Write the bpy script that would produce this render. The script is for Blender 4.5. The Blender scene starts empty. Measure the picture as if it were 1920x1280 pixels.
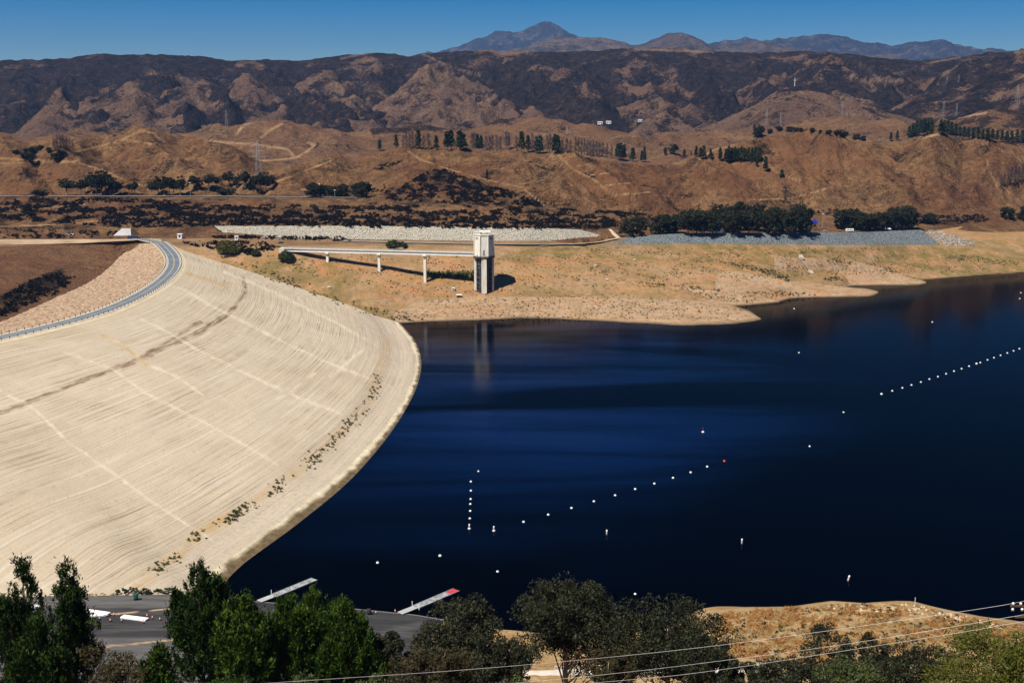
import bpy, bmesh, math, random
import numpy as np
from mathutils import Vector, Matrix
from mathutils.bvhtree import BVHTree

random.seed(7); rng = np.random.default_rng(7)
SC = bpy.context.scene
COL = SC.collection

# ------------------------------------------------------------------ camera, sky, sun, exposure
FPX, CAMH, PITCH = 2200.0, 160.0, math.radians(11.56)
cam_data = bpy.data.cameras.new("camera")
cam_data.sensor_width = 36.0
cam_data.lens = FPX / 1920.0 * 36.0
cam_data.clip_start = 0.5
cam_data.clip_end = 60000.0
cam = bpy.data.objects.new("camera", cam_data)
cam.location = (0, 0, CAMH)
cam.rotation_euler = (math.pi / 2 - PITCH, 0, 0)
COL.objects.link(cam)
SC.camera = cam

SUN_EL, SUN_AZ = math.radians(58), math.radians(-136)   # azimuth measured from +Y (view direction) towards +X
sun_dir = Vector((math.sin(SUN_AZ) * math.cos(SUN_EL), math.cos(SUN_AZ) * math.cos(SUN_EL), math.sin(SUN_EL)))
world = bpy.data.worlds.new("World")
SC.world = world
world.use_nodes = True
wn = world.node_tree
bg = wn.nodes["Background"]
sky = wn.nodes.new("ShaderNodeTexSky")
sky.sky_type = 'NISHITA'
sky.sun_disc = False
sky.sun_elevation = SUN_EL
sky.sun_rotation = SUN_AZ
sky.altitude = 1500
sky.air_density = 1.0
sky.dust_density = 0.0
sky.ozone_density = 6.0
hs = wn.nodes.new('ShaderNodeHueSaturation'); hs.inputs['Saturation'].default_value = 1.8; hs.inputs['Value'].default_value = .94; hs.inputs['Hue'].default_value = .512
wn.links.new(sky.outputs[0], hs.inputs['Color']); wn.links.new(hs.outputs[0], bg.inputs[0])
bg.inputs[1].default_value = 0.043
sun_data = bpy.data.lights.new("sun", 'SUN')
sun_data.energy = 4.9
sun_data.angle = math.radians(0.5)
sun_data.color = (1.0, 0.94, 0.84)
sun = bpy.data.objects.new("sun", sun_data)
sun.rotation_euler = sun_dir.to_track_quat('Z', 'Y').to_euler()
sun.location = (-200, -200, 600)
COL.objects.link(sun)
SC.view_settings.view_transform = 'Standard'
SC.view_settings.look = 'None'
SC.view_settings.exposure = 0.55
SC.view_settings.gamma = 1.0

# ------------------------------------------------------------------ geometry helpers
CP, SP = math.cos(PITCH), math.sin(PITCH)
def ray(x, y):
    x = np.asarray(x, float); y = np.asarray(y, float)
    dx = x - 960.0
    dv = -(y - 640.0)
    return np.stack([dx + 0 * dv, FPX * CP + dv * SP + 0 * dx, -FPX * SP + dv * CP + 0 * dx], -1)
def at_z(x, y, z):
    r = ray(x, y)
    s = (np.asarray(z, float) - CAMH) / r[..., 2]
    return r * s[..., None] + np.array([0, 0, CAMH])
def at_d(x, y, d):
    r = ray(x, y)
    s = np.asarray(d, float) / np.hypot(r[..., 0], r[..., 1])
    return r * s[..., None] + np.array([0, 0, CAMH])
def project(p):
    q = p - np.array([0, 0, CAMH])
    zc = q[..., 1] * CP - q[..., 2] * SP
    yc = q[..., 1] * SP + q[..., 2] * CP
    zc = np.where(np.abs(zc) < 1e-3, 1e-3, zc)
    return 960 + FPX * q[..., 0] / zc, 640 - FPX * yc / zc

def _h(ix, iy, s):
    n = (ix.astype(np.int64) * 374761393 + iy.astype(np.int64) * 668265263 + s * 974634777) & 0x7fffffff
    n = ((n ^ (n >> 13)) * 1274126177) & 0x7fffffff
    return (n ^ (n >> 16)) & 0xffff
def pnoise(x, y, seed=0):
    x0 = np.floor(x); y0 = np.floor(y); fx = x - x0; fy = y - y0
    u = fx * fx * fx * (fx * (fx * 6 - 15) + 10); v = fy * fy * fy * (fy * (fy * 6 - 15) + 10)
    def g(ix, iy, dx, dy):
        a = _h(ix, iy, seed) / 65536.0 * 2 * np.pi
        return np.cos(a) * dx + np.sin(a) * dy
    n00 = g(x0, y0, fx, fy); n10 = g(x0 + 1, y0, fx - 1, fy)
    n01 = g(x0, y0 + 1, fx, fy - 1); n11 = g(x0 + 1, y0 + 1, fx - 1, fy - 1)
    return (n00 * (1 - u) + n10 * u) * (1 - v) + (n01 * (1 - u) + n11 * u) * v
def fbm(x, y, oct=4, seed=0, gain=0.5):
    a, t = 1.0, 0
    for k in range(oct):
        t = t + a * pnoise(x * 2 ** k + 13.7 * k, y * 2 ** k - 7.1 * k, seed + k); a *= gain
    return t
def ridged(x, y, oct=4, seed=0, gain=0.5):
    a, t = 1.0, 0
    for k in range(oct):
        n = 1 - np.abs(pnoise(x * 2 ** k + 3.3 * k, y * 2 ** k + 9.1 * k, seed + k)) * 2
        t = t + a * n * n; a *= gain
    return t
def smooth(a, b, x):
    t = np.clip((x - a) / (b - a), 0, 1)
    return t * t * (3 - 2 * t)

def line_dist(px, py, pts):
    d = np.full(np.shape(px), 1e9)
    for (ax, ay), (bx, by) in zip(pts[:-1], pts[1:]):
        vx, vy = bx - ax, by - ay
        t = np.clip(((px - ax) * vx + (py - ay) * vy) / (vx * vx + vy * vy + 1e-9), 0, 1)
        d = np.minimum(d, np.hypot(px - ax - t * vx, py - ay - t * vy))
    return d
def in_poly(px, py, pts):
    ins = np.zeros(np.shape(px), bool)
    n = len(pts)
    for i in range(n):
        ax, ay = pts[i]; bx, by = pts[(i + 1) % n]
        c = ((ay > py) != (by > py)) & (px < (bx - ax) * (py - ay) / (by - ay + 1e-12) + ax)
        ins ^= c
    return ins

def new_mesh(name, V, F, mat=None, uv=None, attrs=None, smooth_shade=True):
    me = bpy.data.meshes.new(name)
    V = np.asarray(V, np.float32); F = np.asarray(F, np.int32)
    me.vertices.add(len(V)); me.vertices.foreach_set("co", V.ravel())
    k = F.shape[1]
    me.loops.add(F.size); me.loops.foreach_set("vertex_index", F.ravel())
    me.polygons.add(len(F)); me.polygons.foreach_set("loop_start", np.arange(0, F.size, k, dtype=np.int32))
    me.polygons.foreach_set("use_smooth", np.full(len(F), smooth_shade))
    if uv is not None:
        l = me.uv_layers.new(name="UVMap")
        l.data.foreach_set("uv", np.asarray(uv, np.float32)[F.ravel()].ravel())
    for n, a in (attrs or {}).items():
        at = me.attributes.new(n, 'FLOAT', 'POINT')
        at.data.foreach_set("value", np.asarray(a, np.float32).ravel())
    me.update(calc_edges=True)
    if mat: me.materials.append(mat)
    return me
def link(name, me, parent=None):
    o = bpy.data.objects.new(name, me)
    COL.objects.link(o)
    if parent: o.parent = parent
    return o
def struct(name, me, kind='structure'):
    o = link(name, me); o['kind'] = kind
    return o
def tag(o, label, cat, group=None):
    o['label'] = label; o['category'] = cat
    if group: o['group'] = group
    return o
def thing(name, label, cat, loc, rotz=0.0, group=None):
    o = bpy.data.objects.new(name, None); COL.objects.link(o)
    o.empty_display_size = 0.5
    o.location = loc; o.rotation_euler = (0, 0, rotz)
    return tag(o, label, cat, group)
def kids(o): return [c for c in bpy.data.objects if c.parent == o]
def dup(root, loc, rotz=0.0, scale=None, label=None, group=None, ch=None):
    r = root.copy(); COL.objects.link(r)
    r.location = loc; r.rotation_euler = (0, 0, rotz)
    if scale: r.scale = scale
    if label: r['label'] = label
    if group: r['group'] = group
    for c in (ch if ch is not None else kids(root)):
        k = c.copy(); COL.objects.link(k); k.parent = r
    return r

TERR_V, TERR_F = [], []
def loft(name, rows, nt, nv, mat, noise=None, attrs=None, terr=True, ranges=None, smooth_it=2, uvscale=(1, 1), lift=0.0, make=True):
    """Skin a surface through rows of world points (each row resampled to nt points)."""
    R = np.stack(rows)                       # k, nt, 3
    segs = nv if isinstance(nv, (list, tuple)) else [nv] * (len(rows) - 1)
    out, vv = [], []
    for i, n in enumerate(segs):
        t = np.linspace(0, 1, n, endpoint=False)[:, None, None]
        out.append(R[i][None] * (1 - t) + R[i + 1][None] * t); vv += list(i + t[:, 0, 0])
    out.append(R[-1][None]); vv.append(float(len(segs)))
    G = np.concatenate(out); vv = np.array(vv)
    for _ in range(smooth_it):
        G[1:-1] = 0.5 * G[1:-1] + 0.25 * (G[:-2] + G[2:])
    m, n = G.shape[:2]
    px, py = project(G)
    VV = np.repeat(vv[:, None], n, 1)
    if noise is not None:
        G[..., 2] += noise(G, px, py, VV)
        px, py = project(G)
    G[..., 2] += lift
    idx = np.arange(m * n).reshape(m, n)
    F = np.stack([idx[:-1, :-1], idx[:-1, 1:], idx[1:, 1:], idx[1:, :-1]], -1).reshape(-1, 4)
    V = G.reshape(-1, 3)
    a, b, c, d = V[F[:1, 0]], V[F[:1, 1]], V[F[:1, 2]], V[F[:1, 3]]
    nz = np.cross(V[F[:, 1]] - V[F[:, 0]], V[F[:, 3]] - V[F[:, 0]])[:, 2]
    if np.median(nz) < 0: F = F[:, ::-1].copy()
    seglen = np.concatenate([[0], np.cumsum(np.linalg.norm(np.diff(G.mean(0), axis=0), axis=1))])
    uv = np.stack([np.repeat(seglen[None], m, 0), VV], -1).reshape(-1, 2)
    at = {k: f(G, px, py, VV) for k, f in (attrs or {}).items()}
    if terr:
        off = sum(len(v) for v in TERR_V)
        TERR_V.append(V.copy()); TERR_F.append(F + off)
    if not make: return G
    me = new_mesh(name, V, F, mat, uv, at)
    return struct(name, me), G
def row(pts, xs, mode='z'):
    p = np.array(pts, float)
    y = np.interp(xs, p[:, 0], p[:, 1]); z = np.interp(xs, p[:, 0], p[:, 2])
    return at_z(xs, y, z) if mode == 'z' else at_d(xs, y, z)
def sm(a, k=5):
    a = np.pad(a, ((k, k), (0, 0)), 'edge')
    ker = np.ones(2 * k + 1) / (2 * k + 1)
    return np.stack([np.convolve(a[:, i], ker, 'valid') for i in range(a.shape[1])], 1)
def back(r, dd, z):
    h = np.hypot(r[:, 0], r[:, 1])
    q = r.copy(); q[:, :2] *= ((h + dd) / h)[:, None]
    q[:, 2] = z if np.ndim(z) or z is not None else r[:, 2]
    return q
def mono(rows, gap):
    """Keep every row farther out than the one before it (points slide along their own sight line from the viewpoint)."""
    out = [rows[0]]
    for r, g in zip(rows[1:], gap if isinstance(gap, (list, tuple)) else [gap] * len(rows)):
        h = np.hypot(r[:, 0], r[:, 1]); hp = np.hypot(out[-1][:, 0], out[-1][:, 1])
        k = np.maximum(h, hp + g) / h
        q = r.copy(); q[:, :2] *= k[:, None]; q[:, 2] = CAMH + (r[:, 2] - CAMH) * k
        out.append(q)
    return out
def polar(xs, d, z):
    q = at_d(xs, np.full_like(xs, 640.0), np.full_like(xs, float(d))); q[:, 2] = z
    return q
def spline(pts, n):
    """Catmull-Rom through world points, n samples evenly in parameter."""
    P = np.asarray(pts, float); k = len(P)
    t = np.linspace(0, k - 1, n); i = np.clip(np.floor(t).astype(int), 0, k - 2); f = (t - i)[:, None]
    p1, p2 = P[i], P[i + 1]
    p0 = np.where((i > 0)[:, None], P[np.maximum(i - 1, 0)], 2 * p1 - p2)
    p3 = np.where((i < k - 2)[:, None], P[np.minimum(i + 2, k - 1)], 2 * p2 - p1)
    return 0.5 * (2 * p1 + (p2 - p0) * f + (2 * p0 - 5 * p1 + 4 * p2 - p3) * f ** 2 + (3 * p1 - p0 - 3 * p2 + p3) * f ** 3)
def at_len(P, n):
    s = np.concatenate([[0], np.cumsum(np.linalg.norm(np.diff(P, axis=0), axis=1))])
    q = np.linspace(0, s[-1], n)
    return np.stack([np.interp(q, s, P[:, i]) for i in range(3)], 1)

# ------------------------------------------------------------------ materials
class NT:
    def __init__(s, name):
        s.m = bpy.data.materials.new(name); s.m.use_nodes = True
        s.t = s.m.node_tree; s.b = s.t.nodes["Principled BSDF"]
        s.b.inputs["Specular IOR Level"].default_value = 0.15
        s.b.inputs["Roughness"].default_value = 0.9
    def n(s, typ, **kw):
        k = s.t.nodes.new(typ)
        for a, v in kw.items(): setattr(k, a, v)
        return k
    def put(s, sock, v):
        if isinstance(v, bpy.types.NodeSocket): s.t.links.new(v, sock)
        elif isinstance(v, (tuple, list)) and len(v) == 3 and sock.type == 'RGBA': sock.default_value = (*v, 1)
        else: sock.default_value = v
    def pos(s): return s.n("ShaderNodeNewGeometry").outputs["Position"]
    def obj(s): return s.n("ShaderNodeTexCoord").outputs["Object"]
    def uv(s): return s.n("ShaderNodeTexCoord").outputs["UV"]
    def scale(s, v, sc, loc=(0, 0, 0)):
        m = s.n("ShaderNodeMapping"); s.put(m.inputs[0], v)
        m.inputs["Scale"].default_value = sc; m.inputs["Location"].default_value = loc
        return m.outputs[0]
    def noise(s, v, sc, lo=0.35, hi=0.65, det=4, rough=0.6, dist=0.0):
        k = s.n("ShaderNodeTexNoise"); s.put(k.inputs["Vector"], v)
        k.inputs["Scale"].default_value = sc; k.inputs["Detail"].default_value = det
        k.inputs["Roughness"].default_value = rough; k.inputs["Distortion"].default_value = dist
        return s.rng(k.outputs[0], lo, hi)
    def voro(s, v, sc, out="Distance", feat='F1'):
        k = s.n("ShaderNodeTexVoronoi", feature=feat); s.put(k.inputs["Vector"], v); k.inputs["Scale"].default_value = sc
        return k.outputs[out]
    def rng(s, v, lo, hi, a=0.0, b=1.0):
        r = s.n("ShaderNodeMapRange"); s.put(r.inputs[0], v)
        for i, q in enumerate((lo, hi, a, b)): r.inputs[i + 1].default_value = q
        return r.outputs[0]
    def attr(s, name): return s.n("ShaderNodeAttribute", attribute_name=name).outputs["Fac"]
    def math(s, op, a, b=0.0):
        k = s.n("ShaderNodeMath", operation=op); s.put(k.inputs[0], a); s.put(k.inputs[1], b)
        return k.outputs[0]
    def mix(s, f, a, b, mode='MIX'):
        k = s.n("ShaderNodeMix", data_type='RGBA', blend_type=mode)
        s.put(k.inputs[0], f); s.put(k.inputs[6], a); s.put(k.inputs[7], b)
        return k.outputs[2]
    def bump(s, h, strength=0.5, dist=1.0):
        k = s.n("ShaderNodeBump"); s.put(k.inputs["Height"], h)
        k.inputs["Strength"].default_value = strength; k.inputs["Distance"].default_value = dist
        s.t.links.new(k.outputs[0], s.b.inputs["Normal"])
    def out(s, color, rough=None, spec=None):
        s.put(s.b.inputs["Base Color"], color)
        if rough is not None: s.put(s.b.inputs["Roughness"], rough)
        if spec is not None: s.put(s.b.inputs["Specular IOR Level"], spec)
        return s.m

def plain(name, c1, c2=None, sc=1.0, rough=0.8, spec=0.2, metal=0.0, lo=0.35, hi=0.65):
    t = NT(name)
    c2 = c2 or tuple(q * 0.7 for q in c1)
    col = t.mix(t.noise(t.pos(), sc, lo, hi), c1, c2)
    t.b.inputs["Metallic"].default_value = metal
    return t.out(col, rough, spec)

def hill_material(name, tan, rust, dark, veg, dirt, s=1.0, bd=4.0):
    t = NT(name); p = t.pos()
    warp = t.n("ShaderNodeVectorMath", operation='ADD')
    nn = t.n("ShaderNodeTexNoise"); t.put(nn.inputs["Vector"], p); nn.inputs["Scale"].default_value = 0.01 * s; nn.inputs["Detail"].default_value = 3
    sc = t.n("ShaderNodeVectorMath", operation='SCALE'); t.put(sc.inputs[0], nn.outputs["Color"]); sc.inputs["Scale"].default_value = 40.0 / s
    t.put(warp.inputs[0], p); t.put(warp.inputs[1], sc.outputs[0])
    w = warp.outputs[0]
    c = t.mix(t.noise(w, 0.008 * s, 0.38, 0.62, 6, 0.65), tan, rust)
    c = t.mix(t.math('MULTIPLY', t.noise(w, 0.035 * s, 0.46, 0.64, 8, 0.76), 0.72), c, dark)
    c = t.mix(t.math('MULTIPLY', t.noise(p, 0.16 * s, 0.47, 0.60, 6, 0.8), 0.75), c, dark)
    c = t.mix(t.math('MULTIPLY', t.noise(p, 0.55 * s, 0.55, 0.64, 4, 0.8), 0.7), c, tuple(q * .6 for q in dark))
    c = t.mix(t.math('MULTIPLY', t.noise(t.scale(w, (1, .6, 1)), 0.06 * s, 0.54, 0.72, 8, 0.75), 0.6), c, tuple(min(1, q * 1.5) for q in tan))
    c = t.mix(t.math('MULTIPLY', t.attr("rust"), t.noise(p, 0.05 * s, 0.25, 0.6, 5)), c, rust)
    vg = t.math('ADD', t.attr("veg"), t.math('MULTIPLY', t.math('SUBTRACT', t.noise(p, 0.10 * s, 0.3, 0.7, 8, 0.8), 0.5), 1.0))
    vg = t.math('ADD', vg, t.math('MULTIPLY', t.math('SUBTRACT', t.noise(p, 0.45 * s, 0.35, 0.65, 4, 0.8), 0.5), 0.5))
    veg_mottle = t.mix(.35, veg, dark)  # browner scrub tone, mottled in at random
    vc = t.mix(t.noise(p, 0.25 * s, 0.42, 0.62, 7, .8), veg, veg_mottle)
    vc = t.mix(t.math('MULTIPLY', t.noise(p, 0.08 * s, 0.48, 0.66, 8, .82), .85), vc, dark)
    vc = t.mix(t.math('MULTIPLY', t.noise(p, 0.30 * s, 0.60, 0.70, 5, .8), .7), vc, rust)
    c = t.mix(t.rng(vg, 0.40, 0.66), c, vc)
    c = t.mix(t.math('MULTIPLY', t.attr("dirt"), t.noise(p, .05 * s, .3, .55, 5)), c, dirt)
    t.bump(t.math('ADD', t.noise(p, 0.05 * s, 0.2, 0.8, 8, 0.7), t.math('MULTIPLY', t.noise(p, 0.4 * s, 0.2, 0.8, 3), 0.2)), 1.0, bd / s)
    return t.out(c, 0.95, 0.05)
# ------------------------------------------------------------------ terrain
M_hill = hill_material("dry grass hill", (.275, .155, .070), (.165, .074, .034), (.062, .036, .022), (.013, .010, .009), (.42, .26, .13), 1.0, 6.0)
M_back = hill_material("dry far hill", (.225, .132, .066), (.15, .077, .040), (.056, .034, .024), (.012, .010, .010), (.38, .24, .13), 0.6)
M_mount = hill_material("burnt mountain", (.235, .148, .090), (.15, .085, .056), (.066, .043, .035), (.009, .0075, .010), (.30, .20, .13), 0.35, 7.0)
M_far = hill_material("far rocky mountain", (.15, .11, .085), (.10, .07, .06), (.04, .03, .03), (.016, .015, .02), (.35, .28, .22), 0.15)

XS = np.arange(-600, 2521, 4.0)
zero = lambda G, px, py, v: np.zeros(px.shape)

# -- far mountains (blue)
def far_patch(pts, d, x0, x1, base=220, seed=0, amp=40, name="mountains", vegamt=0.55):
    xs = np.linspace(x0, x1, int((x1 - x0) / 3))
    p = np.array(pts, float)
    y = np.interp(xs, p[:, 0], p[:, 1]); y = sm(np.stack([y, y], 1), 3)[:, 0]
    crest = at_d(xs, y, np.full_like(xs, d))
    crest[:, 2] += 10 * fbm(xs / 25, xs * 0, 4, seed)
    mid = polar(xs, d - 700, 0); mid[:, 2] = base * 0.45 + 0.55 * crest[:, 2]
    rows = [polar(xs, d - 1900, base * 0.4), mid, crest, back(crest, 900, crest[:, 2] - 350)]
    def nz(G, px, py, v):
        fade = np.clip(1 - np.abs(v - 1.2) / 1.2, 0, 1)
        return fade * amp * (ridged(G[..., 0] / 420, G[..., 1] / 900, 5, seed) - 1.1)
    return loft(name, rows, 0, [18, 40, 8], M_far, nz,
                dict(veg=lambda G, px, py, v: vegamt + 0.5 * fbm(G[..., 0] / 160, G[..., 1] / 160, 4, seed + 3), dirt=zero, rust=zero), terr=False)
far_patch([(760, 105), (820, 95), (870, 80), (900, 70), (940, 55), (970, 61), (1000, 46), (1025, 38), (1050, 45), (1085, 68), (1130, 90), (1200, 110)], 15000, 720, 1240, seed=3, vegamt=.7, amp=90)
far_patch([(1290, 92), (1330, 80), (1400, 69), (1440, 73), (1500, 66), (1530, 62), (1580, 68), (1640, 78), (1680, 81), (1750, 72), (1800, 83), (1840, 92), (1920, 91), (2500, 85)], 13500, 1240, 2500, seed=8, vegamt=.7, amp=80)
far_patch([(880, 105), (950, 95), (1000, 80), (1040, 69), (1100, 67), (1130, 66), (1200, 82), (1220, 73), (1250, 60), (1280, 58), (1310, 68), (1340, 86), (1380, 84), (1430, 75), (1460, 82), (1490, 92), (1560, 100), (1640, 104)], 8500, 860, 1680, seed=14, amp=50, vegamt=.35)

# -- main burnt range
CREST = [(-600, 118), (0, 112), (130, 108), (150, 104), (200, 99), (330, 102), (390, 105), (430, 113), (500, 110), (560, 113), (620, 105), (690, 97), (730, 100), (770, 104), (800, 98), (900, 92), (960, 96), (1080, 95), (1150, 91), (1250, 88), (1330, 93), (1400, 98), (1500, 95), (1600, 100), (1640, 107), (1720, 112), (1780, 108), (1850, 98), (1920, 95), (2520, 90)]
BASEY = [(-600, 252), (0, 250), (300, 246), (600, 242), (860, 245), (1130, 234), (1300, 226), (1500, 222), (1700, 212), (1920, 205), (2520, 200)]
SPURS = [([(300, 118), (250, 150), (330, 190), (350, 228)], 60, 1), ([(90, 180), (130, 210), (190, 240)], 60, 1), ([(470, 128), (520, 168), (570, 205), (640, 238)], 75, 1),
         ([(380, 150), (410, 190), (440, 235)], 50, .9), ([(700, 98), (660, 140), (600, 180), (560, 215)], 60, .8), ([(785, 112), (830, 148), (880, 165), (960, 176), (1050, 196), (1130, 222)], 95, 1.25),
         ([(830, 165), (800, 200), (760, 232)], 50, .7), ([(900, 95), (990, 130), (1060, 165), (1100, 185)], 80, 1.0), ([(1150, 92), (1210, 140), (1170, 180), (1150, 215)], 80, 1.0),
         ([(1250, 90), (1300, 150), (1340, 200)], 70, .9), ([(1400, 100), (1420, 150), (1440, 190)], 60, .9), ([(1500, 95), (1580, 108), (1620, 140), (1670, 180)], 80, 1.1),
         ([(1570, 110), (1540, 150), (1520, 180)], 50, .9), ([(0, 112), (40, 150), (60, 200)], 60, .8), ([(180, 105), (150, 140), (110, 160)], 45, .8), ([(1780, 108), (1740, 140), (1700, 160)], 70, .9), ([(1850, 98), (1900, 130), (1960, 170)], 70, .8),
         ([(560, 114), (610, 140), (660, 190), (720, 235)], 45, .7), ([(960, 178), (930, 210), (900, 240)], 50, .5)]
VEGB = [(-600, 250), (0, 255), (70, 246), (84, 192), (180, 166), (230, 165), (300, 156), (330, 161), (430, 152), (470, 134), (510, 152), (600, 184), (640, 160), (680, 186), (735, 200), (782, 124), (830, 150), (900, 167), (960, 174), (1060, 193), (1110, 200), (1140, 205), (1180, 175), (1210, 155), (1260, 165), (1330, 195), (1420, 215), (1500, 228), (1920, 240), (2520, 240)]
xs = np.arange(-600, 2521, 3.0)
crest = row([(x, y, 3900) for x, y in CREST], xs, 'd'); crest = sm(crest, 2)
crest[:, 2] += 5 * fbm(xs / 30, xs * 0, 4, 31)
b1 = row([(x, y, 2750) for x, y in BASEY], xs, 'd')
mid = row([(x, 0.45 * np.interp(x, *np.array(CREST).T) + 0.55 * np.interp(x, *np.array(BASEY).T), 3350) for x in range(-600, 2521, 40)], xs, 'd')
def mnoise(G, px, py, v):
    t = 0 * px
    for pts, w, a in SPURS:
        d = line_dist(px, py * 1.0, pts)
        t = np.maximum(t, a * np.clip(1 - d / w, 0, 1) ** 1.15)
    fade = np.clip((v - 0.5) / 0.7, 0, 1) * np.clip((3.0 - v) / 0.9, 0, 1)
    g = ridged(G[..., 0] / 230 + .25 * fbm(G[..., 0] / 300, G[..., 1] / 300, 3, 5), G[..., 1] / 520, 5, 41, .55) - 1.2
    g2 = ridged(G[..., 0] / 90, G[..., 1] / 160, 4, 49, .55) - 1.0
    return fade * (70 * (t - 0.5) + 34 * g + 13 * g2) + np.clip((3.6 - v) / .6, 0, 1) * np.clip(v - 2.4, 0, 1) * 4 * g2
def mveg(G, px, py, v):
    b = np.interp(px, *np.array(VEGB).T)
    n = fbm(G[..., 0] / 130, G[..., 1] / 200, 5, 71)
    m = smooth(-.75, .15, .18 + n) * .95 + 0 * b
    tanp = smooth(.10, .55, fbm(G[..., 0] / 170 + 5, G[..., 1] / 220, 6, 90)) * 0.55
    low = smooth(.1, .35, fbm(G[..., 0] / 110, G[..., 1] / 420, 5, 77)) * 0.75 * smooth(0.2, 0.8, v)
    right = smooth(1350, 1600, px) * smooth(.15, -.1, fbm(G[..., 0] / 300, G[..., 1] / 300, 3, 12)) * 0.7
    return np.maximum(np.maximum(m * (1 - tanp), low), right)
def mdirt(G, px, py, v):
    a = 0 * px
    for pts, w in [([(1612, 120), (1630, 134), (1655, 152), (1665, 162)], 1.6), ([(1190, 92), (1260, 95), (1330, 97)], 2), 
                   ([(1745, 118), (1800, 108)], 1.5), ([(1600, 150), (1690, 152)], 3), ([(790, 100), (800, 105), (850, 128), (900, 140)], 1.6), ([(640, 110), (700, 98)], 1.5), ([(95, 200), (85, 210), (110, 235), (160, 245)], 1.6)]:
        a = np.maximum(a, smooth(w * 1.6, w * .5, line_dist(px, py, pts) + 2.0 * fbm(px / 6, py / 6, 2, 4)))
    return a * 0.6
loft("mountains", [polar(xs, 1900, 30), b1, mid, crest, back(crest, 500, crest[:, 2] - 120)], 0, [6, 56, 56, 14], M_mount, mnoise,
     dict(veg=mveg, dirt=mdirt, rust=lambda G, px, py, v: smooth(0, .3, fbm(G[..., 0] / 150, G[..., 1] / 150, 3, 3))))

# -- low dark ridge on the right and the knoll with the mast
def ridge_patch(pts, d, x0, x1, d0, z0, name, mat, amp, seed, veg, bk=260, bz=60, dirtlines=()):
    xs = np.linspace(x0, x1, int((x1 - x0) / 3))
    c = sm(row([(x, y, d) for x, y in pts], xs, 'd'), 4)
    def nz(G, px, py, v):
        f = np.clip(v / .5, 0, 1) * np.clip((2.0 - v), 0, 1)
        return f * amp * (ridged(G[..., 0] / 150, G[..., 1] / 240, 5, seed) - 1.15 + .4 * fbm(G[..., 0] / 60, G[..., 1] / 60, 3, seed + 9))
    def dirt(G, px, py, v):
        a = 0 * px
        for L, w in dirtlines: a = np.maximum(a, smooth(w * 1.1, w * .3, line_dist(px, py, L) + fbm(px / 8, py / 8, 2, 4)))
        return a * .85
    return loft(name, [polar(xs, d0, z0), c, back(c, bk, c[:, 2] - bz)], 0, [60, 14], mat, nz, dict(veg=veg, dirt=dirt, rust=lambda G, px, py, v: .5 + fbm(G[..., 0] / 90, G[..., 1] / 90, 3, seed)))
vfn = lambda base, seed, s=90: (lambda G, px, py, v: base + 0.9 * fbm(G[..., 0] / s, G[..., 1] / s, 5, seed))
ridge_patch([(1560, 250), (1640, 215), (1700, 185), (1760, 168), (1830, 150), (1880, 132), (1920, 120), (2100, 90), (2520, 70)], 2900, 1540, 2520, 2200, 60, "hills", M_mount, 16, 101, vfn(.72, 5))
ridge_patch([(1320, 240), (1400, 198), (1445, 170), (1490, 160), (1535, 168), (1580, 185), (1640, 200), (1720, 222), (1800, 240)], 2600, 1300, 1820, 2250, 62, "hills", M_mount, 10, 111,
            lambda G, px, py, v: np.where(py < 172, .75, .30) + .8 * fbm(G[..., 0] / 70, G[..., 1] / 70, 5, 7))
tanv = lambda base, seed, ns: (lambda G, px, py, v: base + .5 * fbm(G[..., 0] / 70, G[..., 1] / 90, 5, seed) + .38 * smooth(1.25, .75, ridged(G[..., 0] / 150, G[..., 1] / 240, 5, ns)) - .15 * smooth(1.2, 1.6, ridged(G[..., 0] / 150, G[..., 1] / 240, 5, ns)))  # scrub darkens hollows and thins on spurs, putting relief shading into the colour
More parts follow.
